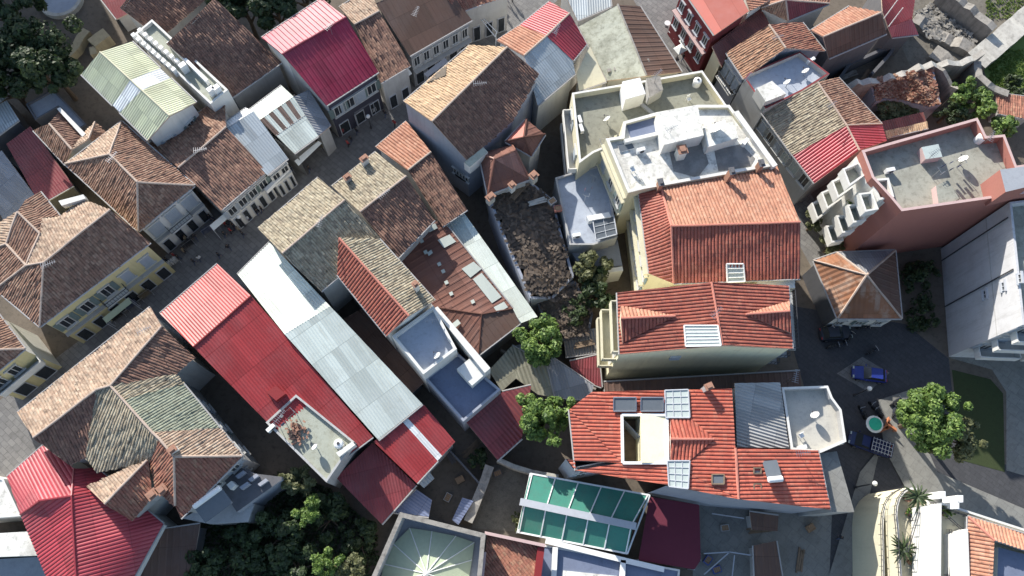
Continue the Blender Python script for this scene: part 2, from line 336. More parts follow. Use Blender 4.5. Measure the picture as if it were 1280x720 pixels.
def base_of(o):
    p = np.zeros(3)
    while o is not None: p = p+np.array(o.location); o = o.parent
    return p
def link(name, me, parent=None, loc=(0, 0, 0), rz=0.0):
    o = bpy.data.objects.new(name, me); COL.objects.link(o); o.location = loc; o.rotation_euler = (0, 0, rz)
    if parent is not None: o.parent = parent
    return o
def obj(name, mb, mats, parent=None, smooth=False):
    """one mesh object from world-space geometry, under parent"""
    off = base_of(parent) if parent is not None else (0, 0, 0)
    return link(name, mb.mesh(name, mats, off, smooth), parent)
def own(name, mb, mats, loc, smooth=False):
    """one top-level mesh object with its origin at loc"""
    o = link(name, mb.mesh(name, mats, loc, smooth)); o.location = loc; return o
def tag(o, label=None, cat=None, group=None, kind=None):
    if label: o['label'] = label
    if cat: o['category'] = cat
    if group: o['group'] = group
    if kind: o['kind'] = kind
    return o
def thing(name, loc, label, cat, group=None, rz=0.0):
    return tag(link(name, None, None, tuple(loc), rz), label, cat, group)
def copy_tree(o, parent=None):
    c = o.copy(); COL.objects.link(c); c.parent = parent
    for ch in list(o.children): copy_tree(ch, c)
    return c

def wob(x, y):
    return 0.5*np.sin(x*0.9+y*0.5)+0.3*np.sin(y*1.7-x*0.6+1.0)+0.2*np.sin(x*2.6+y*2.1+2.0)
def mvc(px, py, V):
    """mean value weights of points in polygon V (n,2)"""
    n = len(V); dx = V[:, 0][:, None]-px; dy = V[:, 1][:, None]-py; r = np.sqrt(dx*dx+dy*dy)+1e-7
    ang = np.arctan2(dy, dx); da = np.roll(ang, -1, 0)-ang; da = (da+np.pi) % (2*np.pi)-np.pi
    da = np.clip(da, -np.pi+1e-5, np.pi-1e-5); tn = np.tan(da/2)
    wt = (tn+np.roll(tn, 1, 0))/r; return wt/wt.sum(0)
PROFILE = {
    'tile': [(0.0, 0.0), (0.14, 0.62), (0.32, 0.97), (0.5, 1.0), (0.68, 0.97), (0.86, 0.62)],
    'wave': [(0.0, 0.5), (0.25, 1.0), (0.5, 0.5), (0.75, 0.0)],
    'rib': [(0.0, 0.0), (0.62, 0.0), (0.7, 1.0), (0.9, 1.0)],
    'flat': [(0.0, 0.0)]}
def roof_face(mb, poly, mi, prof='tile', pitch=0.42, amp=0.09, step=0.9, rag=0.0, sag=0.0):
    poly = [np.array(p, float) for p in poly]
    n = np.zeros(3)
    for i in range(len(poly)): n += np.cross(poly[i], poly[(i+1) % len(poly)])
    if n[2] < 0: poly = poly[::-1]; n = -n
    n /= np.linalg.norm(n)
    hz = np.array([-n[1], n[0], 0.0]); L = np.linalg.norm(hz)
    if L < 0.02: e = poly[1]-poly[0]; hz = np.array([e[0], e[1], 0])
    u = hz/np.linalg.norm(hz); v = np.cross(n, u); c0 = sum(poly)/len(poly)
    A = np.array([[(p-c0)@u, (p-c0)@v] for p in poly]); res = np.array([(p-c0)@n for p in poly])
    org = np.array([c0@u, c0@v])
    a0, a1 = A[:, 0].min(), A[:, 0].max(); cuts = set(A[:, 0].round(5))
    k = math.floor((a0+org[0])/pitch)-1
    while k*pitch-org[0] < a1:
        for f, _ in PROFILE[prof]:
            x = (k+f)*pitch-org[0]
            if a0 < x < a1: cuts.add(round(x, 5))
        k += 1
    cuts = sorted(cuts); cc = [cuts[0]]
    for x in cuts[1:]:
        if x-cc[-1] > 0.004: cc.append(x)
    fr = np.array([f for f, _ in PROFILE[prof]]+[1.0]); hv = np.array([h for _, h in PROFILE[prof]]+[PROFILE[prof][0][1]])
    def hgt(a): q = (a+org[0])/pitch; return amp*np.interp(q-np.floor(q), fr, hv)
    m = len(A); quads = []
    for xa, xb in zip(cc[:-1], cc[1:]):
        xm = (xa+xb)/2; seg = []
        for i in range(m):
            p, q = A[i], A[(i+1) % m]
            if (p[0]-xm)*(q[0]-xm) < 0:
                s_ = (q[1]-p[1])/(q[0]-p[0]); seg.append((p[1]+s_*(xm-p[0]), p[1]+s_*(xa-p[0]), p[1]+s_*(xb-p[0])))
        seg.sort()
        for lo, hi in zip(seg[0::2], seg[1::2]):
            if rag and prof == 'tile':               # uneven tile ends along the eave
                jt = rag*1.6*(math.sin(math.floor((xm+org[0])/pitch)*12.9898)*43758.5453 % 1.0); lo = tuple(q_-jt for q_ in lo)
            nst = max(1, int(round((hi[0]-lo[0])/step))) if (rag or sag) else 1
            for j in range(nst):
                t0, t1 = j/nst, (j+1)/nst
                quads.append((xa, lo[1]+(hi[1]-lo[1])*t0, xb, lo[2]+(hi[2]-lo[2])*t0, xb, lo[2]+(hi[2]-lo[2])*t1, xa, lo[1]+(hi[1]-lo[1])*t1))
    Q = np.array(quads).reshape(-1, 2)
    W = mvc(Q[:, 0], Q[:, 1], A); off = res@W
    col = np.floor((Q[:, 0]+org[0])/pitch+1e-3); H = hgt(Q[:, 0])
    if rag:
        key = np.floor((Q[:, 1]+org[1])/step+0.5)
        H = H+rag*(np.sin(col*12.9898+key*78.233)*43758.5453 % 1.0-0.5)*np.clip((A[:, 0].max()-Q[:, 0])*2, 0, 1)
    pts = c0+Q[:, :1]*u+Q[:, 1:2]*v+(off+H)[:, None]*n
    if sag: pts[:, 2] += sag*wob(pts[:, 0], pts[:, 1])
    k0 = len(mb.v); nq = len(quads)
    mb.v += [tuple(p) for p in pts]; mb.f += [(k0+4*i, k0+4*i+1, k0+4*i+2, k0+4*i+3) for i in range(nq)]; mb.m += [mi]*nq
    # one column index per quad so that a tile keeps one colour
    um = (Q[:, 0].reshape(-1, 4).mean(1)+org[0])/pitch
    uu = np.repeat(np.floor(um)+0.5, 4)
    mb.uv += list(zip(uu.tolist(), (Q[:, 1]+org[1]).tolist()))
    return poly

STYLE = {}
for k_ in ('tile_brown', 'tile_darkbrown_shaded', 'tile_tan', 'tile_peach', 'tile_lichen', 'tile_green', 'tile_redold'):
    STYLE[k_] = dict(prof='tile', pitch=0.29, amp=0.08, rag=0.11, sag=0.09, step=0.6)
for k_ in ('tile_red', 'tile_redbright', 'tile_orange'): STYLE[k_] = dict(prof='tile', pitch=0.37, amp=0.12, rag=0.035, sag=0.08, step=1.0)
for k_ in MATS:
    if k_.startswith('metal_'): STYLE[k_] = dict(prof='wave', pitch=0.32, amp=0.05)
STYLE['metal_magenta'] = dict(prof='rib', pitch=0.55, amp=0.09); STYLE['metal_crimson'] = dict(prof='tile', pitch=0.36, amp=0.09)
STYLE['metal_redtile'] = STYLE['metal_crimson']
STYLE['metal_ribgrey'] = dict(prof='wave', pitch=0.34, amp=0.10)
STYLE['metal_moss'] = dict(prof='wave', pitch=0.45, amp=0.09)
STYLE['metal_rustorange'] = dict(prof='wave', pitch=0.6, amp=0.06); STYLE['metal_rust'] = dict(prof='rib', pitch=0.8, amp=0.04)
STYLE['tile_orangeold'] = STYLE['tile_brown']; STYLE['metal_red_sunlit'] = dict(prof='wave', pitch=0.32, amp=0.05); STYLE['metal_maroon2'] = dict(prof='wave', pitch=0.45, amp=0.09)
STYLE['metal_ribgrey2'] = STYLE['metal_ribgrey']
STYLE['metal_lime'] = dict(prof='wave', pitch=0.30, amp=0.06)
STYLE['metal_salmon'] = dict(prof='flat', pitch=3, amp=0); STYLE['metal_brown'] = dict(prof='rib', pitch=0.7, amp=0.04)

class Walls(dict):
    def __missing__(s, k):                     # an unnamed wall: fall back to the first one
        print('WALL MISSING', k, list(s)); return next(iter(s.values()))
class House:
    pass
def house(name, label, V, F, wall='plaster_white', over=0.3, base=0.0, cat='house', group=None, ridge='mortar', walls=None, rr=0.13, fascia=None, nowall=(), root=None, gutter='gutter_zinc'):
    """V: key -> (pixel x, pixel y, height); F: (keys, material) roof slopes. Walls stand under the outline of the slopes."""
    h = House(); W = {k: P(*v) for k, v in V.items()}; h.W = W
    allp = np.array(list(W.values())); cx = allp.mean(0)
    h.root = root or thing(name, (round(cx[0], 2), round(cx[1], 2), base), label, cat, group)
    faces = []
    for keys, mat in F:
        ks = list(keys); p = [W[k] for k in ks]
        ar = sum(p[i][0]*p[(i+1) % len(p)][1]-p[(i+1) % len(p)][0]*p[i][1] for i in range(len(p)))
        if ar < 0: ks = ks[::-1]
        faces.append((ks, mat))
    mats = []; rb = MB()
    for ks, mat in faces:
        if mat not in mats: mats.append(mat)
    for ks, mat in faces: roof_face(rb, [W[k] for k in ks], mats.index(mat), **STYLE.get(mat, dict(prof='flat', pitch=2.0, amp=0)))
    edges = {}
    for fi, (ks, mat) in enumerate(faces):
        for i in range(len(ks)): edges[(ks[i], ks[(i+1) % len(ks)])] = fi
    fas = fascia or 'mortar'
    if fas not in mats: mats.append(fas)
    th = 0.16
    bnd = {a: b for (a, b) in edges if (b, a) not in edges}
    for a, b in bnd.items():
        rb.poly([W[a]-[0, 0, th], W[b]-[0, 0, th], W[b]+[0, 0, 0.03], W[a]+[0, 0, 0.03]], mats.index(fas))
    h.roof = obj('roof', rb, mats, h.root)
    # ridge and hip caps
    if ridge:
        cb = MB(); done = set()
        def nrm(ks):
            n = np.zeros(3)
            for i in range(len(ks)): n += np.cross(W[ks[i]], W[ks[(i+1) % len(ks)]])
            return n/np.linalg.norm(n)
        for (a, b), fi in edges.items():
            if (b, a) in edges and (b, a) not in done:
                done.add((a, b)); n1 = nrm(faces[fi][0]); n2 = nrm(faces[edges[(b, a)]][0])
                c1 = sum(W[k] for k in faces[fi][0])/len(faces[fi][0]); c2 = sum(W[k] for k in faces[edges[(b, a)]][0])/len(faces[edges[(b, a)]][0])
                mid = (W[a]+W[b])/2
                if n1@n2 < 0.995 and (c1-mid)@n2 < 0.0:      # convex
                    d = W[b]-W[a]; L = np.linalg.norm(d); k = max(1, int(L/0.5))
                    pth = [W[a]+d*i/k+np.array([0, 0, 0.08+0.05*float(wob(*(W[a]+d*i/k)[:2]))]) for i in range(k+1)]
                    cb = MB(); cb.tube(pth, [rr*(0.9+0.2*random.random()) for _ in pth], 6); obj('ridge_cap', cb, ridge, h.roof)
    if gutter:
        for a, b in bnd.items():
            if abs(W[a][2]-W[b][2]) < 0.35 and W[a][2] < cx[2]+.2:
                d = W[b]-W[a]; L = np.linalg.norm(d[:2])
                if L < 3: continue
                nn = np.array([d[1], -d[0], 0])/L; gb = MB(); gb.tube([W[a]+nn*.1-[0, 0, .02], W[b]+nn*.1-[0, 0, .04]], .09, 6); obj('gutter', gb, gutter, h.root)
    # walls
    h.wall = Walls(); wb = MB(); wm = [wall]
    loops = []; left = dict(bnd)
    while left:
        a = next(iter(left)); lp = [a]; b = left.pop(a)
        while b != a and b in left: lp.append(b); b = left.pop(b)
        loops.append(lp)
    h.poly = {}
    for lp in loops:
        ins = {}
        n = len(lp)
        for i, k in enumerate(lp):
            p0, p1, p2 = W[lp[i-1]][:2], W[k][:2], W[lp[(i+1) % n]][:2]
            d1 = (p1-p0)/(np.linalg.norm(p1-p0)+1e-9); d2 = (p2-p1)/(np.linalg.norm(p2-p1)+1e-9)
            n1 = np.array([-d1[1], d1[0]]); n2 = np.array([-d2[1], d2[0]]); bis = n1+n2; q = bis@bis
            off = bis*(2*over/q) if q > 0.3 else n1*over
            ins[k] = p1+off
        h.poly[lp[0]] = (lp, ins)
        for i in range(n):
            a, b = lp[i], lp[(i+1) % n]
            if (a, b) in nowall: continue
            za, zb = W[a][2]-0.1, W[b][2]-0.1
            mt = (walls or {}).get(a+b, wall)
            if mt not in wm: wm.append(mt)
            pa, pb = ins[a], ins[b]
            wb.poly([(pa[0], pa[1], base), (pb[0], pb[1], base), (pb[0], pb[1], zb), (pa[0], pa[1], za)], wm.index(mt))
            h.wall[a+b] = (np.array([pa[0], pa[1]]), np.array([pb[0], pb[1]]), min(za, zb))
    if wb.v: h.wallobj = obj('wall', wb, wm, h.root)
    return h
def lerp3(p, q, t): return tuple(a+(b-a)*t for a, b in zip(p, q))

def px_prism(name, pts, h1, h0, mat, parent, top=None):
    """prism whose top outline is seen at the given photo pixels at height h1 (a number or one per point)"""
    hs = h1 if isinstance(h1, (list, tuple)) else [h1]*len(pts)
    mb = MB(); mb.prism([P(x, y, z) for (x, y), z in zip(pts, hs)], h0, 0, 1 if top else 0)
    return obj(name, mb, [mat, top] if top else mat, parent)

def inset(poly, d):
    n = len(poly); out = []
    for i in range(n):
        p0, p1, p2 = poly[i-1], poly[i], poly[(i+1) % n]
        d1 = (p1-p0)/np.linalg.norm(p1-p0); d2 = (p2-p1)/np.linalg.norm(p2-p1)
        n1 = np.array([-d1[1], d1[0]]); n2 = np.array([-d2[1], d2[0]]); b = n1+n2; q = b@b
        out.append(p1+(b*(2*d/q) if q > 0.3 else n1*d))
    return out
def terrace(name, label, pts, hgt, ph=0.9, pt=0.22, wall='plaster_white', deck='concrete', cap=None, base=0.0, cat='house', root=None, world=None, walls=None):
    """flat-roofed block: pts are the photo pixels of the parapet top at height hgt"""
    h = House(); poly = [P(x, y, hgt)[:2] for x, y in pts] if world is None else [np.array(p[:2]) for p in world]
    ks = list(range(len(poly)))
    if sum(poly[i][0]*poly[(i+1) % len(poly)][1]-poly[(i+1) % len(poly)][0]*poly[i][1] for i in ks) < 0: poly = poly[::-1]; ks = ks[::-1]
    c = sum(poly)/len(poly); h.root = root or thing(name, (round(c[0], 2), round(c[1], 2), base), label, cat)
    inn = inset(poly, pt); n = len(poly); zd = hgt-ph
    wb = MB(); db = MB(); pb = MB(); h.wall = Walls()
    wm = [wall]
    for i in range(n):
        j = (i+1) % n; a, b, ai, bi = poly[i], poly[j], inn[i], inn[j]
        mt = (walls or {}).get('%d-%d' % (ks[i], ks[j]), wall)
        if mt not in wm: wm.append(mt)
        wb.poly([(*a, base), (*b, base), (*b, zd), (*a, zd)], wm.index(mt))
        pb.poly([(*a, zd), (*b, zd), (*b, hgt), (*a, hgt)])
        pb.poly([(*a, hgt), (*b, hgt), (*bi, hgt), (*ai, hgt)], 1); pb.poly([(*bi, zd), (*ai, zd), (*ai, hgt), (*bi, hgt)])
        h.wall['%d-%d' % (ks[i], ks[j])] = (a, b, zd)
    db.poly([(*p, zd-0.01) for p in [q for q in inset(poly, pt*0.5)]])
    obj('wall', wb, wm, h.root); obj('roof', db, deck, h.root); obj('parapet', pb, [wall, cap or wall], h.root)
    h.zd = zd; return h

# ------------------------------------------------------------------ facade parts (shared meshes)
WIN = {}; VR = random.Random(11)
def win_mesh(style, wd, ht):
    key = (style, round(wd, 2), round(ht, 2))
    if key in WIN: return WIN[key]
    fr = MB(); pn = MB(); sh = []
    f = 0.09
    fm = {'shop': 'grey_frame', 'dark': 'grey_frame'}.get(style, 'frame_white')
    for x in (-wd/2+f/2, wd/2-f/2): fr.box((x, -0.05, ht/2), (f, 0.14, ht))
    fr.box((0, -0.05, ht-f/2), (wd-2*f, 0.135, f)); fr.box((0, -0.05, f/2), (wd-2*f, 0.135, f))
    if style != 'shop': fr.box((0, -0.045, ht/2), (0.07, 0.12, ht-2*f)); fr.box((0, -0.12, -0.06), (wd+0.3, 0.3, 0.12)); fr.box((0, -0.1, ht+0.1), (wd+0.35, 0.24, 0.16))
    pn.box((0, -0.02, ht/2), (wd-2*f, 0.05, ht-2*f))
    if style in ('open', 'closed', 'opengreen'):
        for sx in (-1, 1):
            q = MB(); sw = wd/2
            cx = sx*(wd/2+sw/2+0.02) if style != 'closed' else sx*(sw/2-0.02)
            yb = -0.06 if style != 'closed' else -0.15
            q.box((cx, yb, ht/2), (sw-0.05, 0.05, ht-0.05))
            for k in range(int(ht/0.3)): q.box((cx, yb-0.035, 0.2+k*0.3), (sw-0.18, 0.03, 0.12))
            sh.append(q.mesh('shutter', 'shutter_green' if style == 'opengreen' else 'shutter_blue'))
    WIN[key] = (fr.mesh('window', fm), pn.mesh('pane', 'glass_pale' if style == 'curtain' else 'glass_dark'), sh)
    return WIN[key]
def window(h, key, t, z, wd=1.2, ht=1.9, style='closed', name='window'):
    a, b, zt = h.wall[key]; d = b-a; L = np.linalg.norm(d); d = d/L
    p = a+d*L*t; o = base_of(h.root); rz = math.atan2(d[1], d[0])
    f, g, sh = win_mesh(style, wd, ht)
    wo = link(name, f, h.root, (p[0]-o[0], p[1]-o[1], z-o[2]), rz); link('pane', g, wo)
    for s_ in sh: link('shutter', s_, wo)
    return wo
def window_px(h, key, x, y, wd, ht, style='dark'):
    a, b, zt = h.wall[key]; o = np.array([0, 0, CAMH]); r = P(x, y, 0)-o; d = b-a; L = np.linalg.norm(d); nn = np.array([d[1], -d[0]])
    q = o+r*((a-o[:2])@nn/(r[:2]@nn)); window(h, key, ((q[:2]-a)@d)/L/L, q[2]-ht/2, wd, ht, style)
def facade(h, key, n, rows, style='closed', wd=1.2, ht=1.9, t0=0.0, t1=1.0):
    """rows: sill heights; n windows evenly spread"""
    for z in rows:
        for i in range(n): window(h, key, t0+(t1-t0)*(i+0.5)/n, z, wd, ht, style if style != 'plain' else VR.choice(('plain', 'plain', 'curtain', 'open', 'opengreen', 'closed')))
def shops(h, key, n, z=0.15, ht=2.7, t0=0.0, t1=1.0, fill=0.6):
    a, b, _ = h.wall[key]; L = np.linalg.norm(b-a)*(t1-t0)/n
    for i in range(n): window(h, key, t0+(t1-t0)*(i+0.5)/n, z, L*fill, ht, 'shop', 'shop_window')
def ledge(h, key, z, dep=0.25, ht=0.2, mat='plaster_white', t0=0.0, t1=1.0, name='cornice'):
    a, b, _ = h.wall[key]; d = b-a; L = np.linalg.norm(d); d = d/L; nrm = np.array([d[1], -d[0]])
    p, q = a+d*L*t0, a+d*L*t1; mb = MB()
    mb.prism([(*(p-nrm*0.03), z+ht), (*(q-nrm*0.03), z+ht), (*(q+nrm*dep), z+ht), (*(p+nrm*dep), z+ht)], z)
    return obj(name, mb, mat, h.root)
def balcony(h, key, z, t0, t1, dep=1.0, mat='plaster_white', rail='dark_metal', solid=False):
    a, b, _ = h.wall[key]; d = b-a; L = np.linalg.norm(d); d = d/L; nrm = np.array([d[1], -d[0]])
    p, q = a+d*L*t0, a+d*L*t1
    s_ = ledge(h, key, z-0.15, dep, 0.15, mat, t0, t1, 'balcony'); r = MB()
    c = [p+nrm*0.02, p+nrm*(dep-0.06), q+nrm*(dep-0.06), q+nrm*0.02]
    for i in range(3):
        u_, v_ = c[i], c[i+1]; k = max(1, int(np.linalg.norm(v_-u_)/0.35))
        if solid: r.bar((*u_, z+0.5), (*v_, z+0.5), 0.12, 1.0)
        else:
            r.bar((*u_, z+0.98), (*v_, z+0.98), 0.07, 0.06); r.bar((*u_, z+0.1), (*v_, z+0.1), 0.04, 0.04)
            for j in range(k+1): w_ = u_+(v_-u_)*j/k; r.bar((*w_, z), (*w_, z+0.98), 0.035, 0.035)
    obj('railing', r, mat if solid else rail, s_)
    return s_
def chimney(h, x, y, hz, ht=1.2, sz=(0.6, 0.6), mat='plaster_white', rz=0.75, cap='brick'):
    p = P(x, y, hz); mb = MB(); mb.box((p[0], p[1], hz-ht/2-0.3), (sz[0], sz[1], ht+0.6), rz)
    c = obj('chimney', mb, mat, h.root); k = MB()
    k.box((p[0], p[1], hz+0.05), (sz[0]+0.2, sz[1]+0.2, 0.1), rz); k.box((p[0], p[1], hz+0.2), (sz[0]*0.7, sz[1]*0.7, 0.2), rz)
    obj('chimney_cap', k, cap, c); return c
def panel(h, pts, hs, name='skylight', mat='glass_pale', frame='white_paint', nx=3, ny=2, lift=0.22, fw=0.09):
    """framed glazed panel lying on a slope: 4 photo pixels with heights"""
    q = [P(x, y, z+lift) for (x, y), z in zip(pts, hs)]; fr = MB(); gl = MB()
    if sum(q[i][0]*q[(i+1) % 4][1]-q[(i+1) % 4][0]*q[i][1] for i in range(4)) < 0: q = [q[0], q[3], q[2], q[1]]
    gl.poly(q); lo = [p-np.array([0, 0, 0.14]) for p in q]; gl.poly(lo[::-1])
    for i in range(4): j = (i+1) % 4; gl.poly([lo[i], lo[j], q[j], q[i]])
    up = np.array([0, 0, 0.03])
    for i in range(4): fr.bar(q[i]+up, q[(i+1) % 4]+up, fw*1.3, 0.16)
    for k in range(1, nx): fr.bar(lerp(q[0], q[1], k/nx)+up, lerp(q[3], q[2], k/nx)+up, fw*0.7, 0.08)
    for k in range(1, ny): fr.bar(lerp(q[0], q[3], k/ny)+up, lerp(q[1], q[2], k/ny)+up, fw*0.7, 0.07)
    g = obj(name, gl, mat, h.root); obj('frame', fr, frame, g); return g
def on_roof(h, keys, x, y):
    """height at which the slope spanned by the keyed corners is seen at photo pixel (x, y)"""
    A = np.array([h.W[k] for k in keys]); c = A.mean(0); n = np.linalg.svd(A-c)[2][2]; o = np.array([0, 0, CAMH]); r = P(x, y, 0)-o
    z0 = (o+r*((c-o)@n)/(r@n))[2]
    for _ in range(3):
        q = P(x, y, z0); z0 = float(A[:, 2]@mvc(np.array([q[0]]), np.array([q[1]]), A[:, :2])[:, 0])
    return z0
def patch(h, keys, pts, mat, name='patch_sheet', lift=.09):
    q = [P(x, y, on_roof(h, keys, x, y)+lift) for x, y in pts]; mb = MB()
    if sum(q[i][0]*q[(i+1) % len(q)][1]-q[(i+1) % len(q)][0]*q[i][1] for i in range(len(q))) < 0: q = q[::-1]
    mb.poly(q)
    for i in range(len(q)): j = (i+1) % len(q); mb.poly([q[i]-[0, 0, .06], q[j]-[0, 0, .06], q[j], q[i]])
    return obj(name, mb, mat, h.root)
def lerp(a, b, t): return np.array(a)+(np.array(b)-np.array(a))*t
def awning(h, pts, hs, mat='fabric_white', name='awning'):
    q = [P(x, y, z) for (x, y), z in zip(pts, hs)]; mb = MB()
    if sum(q[i][0]*q[(i+1) % 4][1]-q[(i+1) % 4][0]*q[i][1] for i in range(4)) < 0: q = q[::-1]
    dn = np.array([0, 0, 0.08]); mb.poly(q); mb.poly([p-dn for p in q][::-1])
    for i in range(4): mb.poly([q[i]-dn, q[(i+1) % 4]-dn, q[(i+1) % 4], q[i]])
    return obj(name, mb, mat, h.root)
# ------------------------------------------------------------------ ground, streets
def sheet(name, pts, z, mat, kind='structure'):
    mb = MB(); mb.poly([P(x, y, z) for x, y in pts]); q = mb.v
    if sum(q[i][0]*q[(i+1) % len(q)][1]-q[(i+1) % len(q)][0]*q[i][1] for i in range(len(q))) < 0: mb.f = [f[::-1] for f in mb.f]
    return tag(obj(name, mb, mat), kind=kind)
_g = MB(); _g.poly([(-1500, -1500, 0), (1500, -1500, 0), (1500, 1500, 0), (-1500, 1500, 0)]); tag(obj('ground', _g, 'earth'), kind='structure')
sheet('street', [(-80, 590), (-60, 545), (100, 425), (272, 255), (420, 160), (500, 95), (640, -15), (720, -25), (660, 40), (530, 150), (340, 330), (215, 450), (60, 590), (-60, 660)], 0.008, 'paving')
sheet('alley', [(775, -30), (850, -30), (912, 105), (1015, 245), (1050, 300), (1015, 335), (960, 235), (860, 120)], 0.008, 'paving')
sheet('plaza', [(975, 380), (1132, 405), (1186, 448), (1196, 545), (1290, 600), (1320, 740), (1020, 740), (1040, 650), (1010, 500)], 0.008, 'asphalt')
sheet('pavement', [(1098, 500), (1138, 487), (1165, 486), (1150, 540), (1172, 590), (1290, 640), (1290, 690), (1190, 640), (1140, 625), (1105, 560)], 0.14, 'slab_light')
sheet('path', [(1186, 447), (1240, 462), (1258, 490), (1258, 588), (1300, 600), (1340, 600), (1340, 440), (1250, 440)], 0.012, 'slab_light')
sheet('lawn', [(1190, 462), (1238, 474), (1254, 492), (1256, 590), (1200, 575), (1196, 520)], 0.03, 'lawn_soil')
sheet('courtyard', [(604, 580), (660, 585), (655, 665), (590, 660)], 0.01, 'gravel')
sheet('footpath', [(1075, 590), (1100, 560), (1060, 740), (1030, 740)], 0.13, 'slab_light')
sheet('yard', [(866, 625), (1040, 640), (1036, 740), (866, 740)], 0.012, 'slab_light')
sheet('grass_slope', [(1225, 75), (1290, 20), (1330, 60), (1330, 140), (1240, 115)], 0.02, 'grass_soil')
sheet('rubble_ground', [(1110, 20), (1180, -30), (1340, -40), (1290, 20), (1215, 85), (1150, 110)], 0.012, 'gravel')

# ------------------------------------------------------------------ north-west row along the street
h = house('metal_roofed_house', 'tall house under a pale lime ribbed metal gable roof with one white strip',
    dict(a=(102,93,10), b=(125,65,11.8), c=(165,52,10), d=(245,128,10), e=(212,145,11.8), f=(185,175,10),
         g=lerp3((125,65,11.8),(212,145,11.8),.44), i=lerp3((125,65,11.8),(212,145,11.8),.60), j=lerp3((165,52,10),(245,128,10),.44), k=lerp3((165,52,10),(245,128,10),.60),
         l=lerp3((102,93,10),(185,175,10),.47), m=lerp3((102,93,10),(185,175,10),.58)),
    [('abgl','metal_lime'), ('giml','metal_white'), ('iefm','metal_lime'), ('bcjg','metal_lime'), ('gjki','metal_white'), ('ikde','metal_lime')], 'plaster_white', over=0.4, ridge='plaster_cream', rr=.1)
facade(h, 'fe', 1, [6.5], 'plain', 1.0, 1.4); facade(h, 'ed', 1, [6.5], 'plain', 1.0, 1.4)

h = house('hip_roofed_house', 'white facaded house under brown hip roof, three large grey blue shuttered windows on the street',
    dict(a=(82,205,8.6), b=(152,152,8.6), c=(243,232,8.6), d=(173,289,8.6), e=(137,193,11), f=(172,228,11)),
    [('abe','tile_tan'), ('bcfe','tile_brown'), ('dfc','tile_brown'), ('adfe','tile_brown')], 'plaster_white', over=0.45)
facade(h, 'dc', 3, [4.7], 'closed', 1.7, 2.6); shops(h, 'dc', 4); ledge(h, 'dc', 4.0, .5, .2, 'plaster_grey'); ledge(h, 'dc', 8.0, .3, .25)
balcony(h, 'dc', 4.35, .28, .72, 0.9)
h = house('rear_wing', 'small brown tiled back wing with crossing ridges behind the hip roofed white house',
    dict(a=(42,163,7), b=(62,155,8.6), c=(90,187,8.8), d=(82,206,7.0), e=(74,139,7.2), f=(103,168,7.2), g=(119,153,7.4), i=(111,174,8.6), j=(133,167,7.2), k=(120,179,7.4)),
    [('abcd','tile_brown'), ('befc','tile_darkbrown_shaded'), ('cfgi','tile_tan'), ('igjk','tile_brown')], 'plaster_grey')
px_prism('parapet', [(71,136),(75,134),(107,167),(103,171)], 8.0, 6.8, 'plaster_white', h.root)

h = house('yellow_house', 'pale yellow street house under a big brown hip roof, five green shuttered windows',
    dict(a=(188,303,9.4), b=(50,408,9.4), c=(55,328,11.8), d=(138,262,11.8), e=(103,250,9.8), f=(33,332,11.2), g=(8,305,10.8), i=(-6,361,9.4), j=(-40,320,9.4),
         k=(75,271,9.7), l=(22,265,10.9), m=(50,292,10.7), n=(53,272,10.1), o=(32,250,10.0), p=(50,240,9.7), q=(-10,285,9.6)),
    [('badc','tile_brown'), ('cbif','tile_brown'), ('fijg','tile_brown'), ('cdeknmf','tile_tan'), ('lonm','tile_brown'), ('opkn','tile_brown'), ('lmfg','tile_brown'), ('lgjq','tile_tan')], 'plaster_yellow', over=0.45)
for t_, st in ((.1,'opengreen'), (.3,'opengreen'), (.5,'opengreen'), (.7,'closed'), (.9,'closed')): window(h, 'ba', t_, 5.0, 1.25, 2.2, st)
shops(h, 'ba', 6); ledge(h, 'ba', 4.1, .45, .22, 'plaster_grey'); ledge(h, 'ba', 8.9, .3, .25, 'plaster_cream'); balcony(h, 'ba', 4.5, .4, .62, 0.9)
px_prism('roof_light', [(73,251),(104,243),(107,248),(77,257)], 10.4, 9.6, 'plaster_white', h.root)

h = house('brown_tiled_house', 'street house under plain brown tile gable roof, next to the lime metal roofed house',
    dict(a=(187,180,7), b=(281,120,7), c=(283,159,9), d=(223,210,9), e=(276,263,7), f=(333,214,7)),
    [('abcd','tile_brown'), ('dcfe','tile_darkbrown_shaded')], 'plaster_white')
shops(h, 'ef', 5, ht=2.9); ledge(h, 'ef', 6.3, .3, .2, 'plaster_grey'); facade(h, 'ef', 4, [3.9], 'plain', 1.1, 1.8)
h = house('grey_roofed_shop', 'narrow shop under a pale grey blue metal sheet roof with a bright raised back edge',
    dict(a=(276,157,7.4), b=(308,135,7.4), c=(317,139,8.2), d=(281,162,8.2), e=(360,198,7.0), f=(334,219,7.0)),
    [('abcd','metal_white'), ('dcef','metal_greyblue')], 'plaster_white', ridge=None)  # back strip white for its sun-facing tilt: brightness put into the colour
shops(h, 'fe', 3, ht=2.8); facade(h, 'fe', 2, [4.0], 'plain', 1.0, 1.8)
px_prism('sign_board', [(330,236),(358,209),(361,212),(333,239)], 4.4, 3.7, 'white_paint', h.root)
m1, m2 = lerp3((325,150,7.4),(368,192,6.2),.48), lerp3((367,121,7.4),(398,170,6.2),.48)
V_ = dict(a=(312,137,6.6), b=(352,107,6.6), c=(367,121,7.4), d=(325,150,7.4), e=(368,192,6.2), f=(398,170,6.2), g=(386,112,6.9), i=(414,157,5.7), m=m1, n=m2)
F_ = [('abcd','metal_pale'), ('mnfe','metal_pale'), ('cgifn','metal_grey')]
for k in range(9):                                    # alternating rusty and pale sheets on the upper half
    V_[chr(48+k)] = lerp3(V_['d'], V_['c'], k/8); V_[chr(65+k)] = lerp3(V_['m'], V_['n'], k/8)
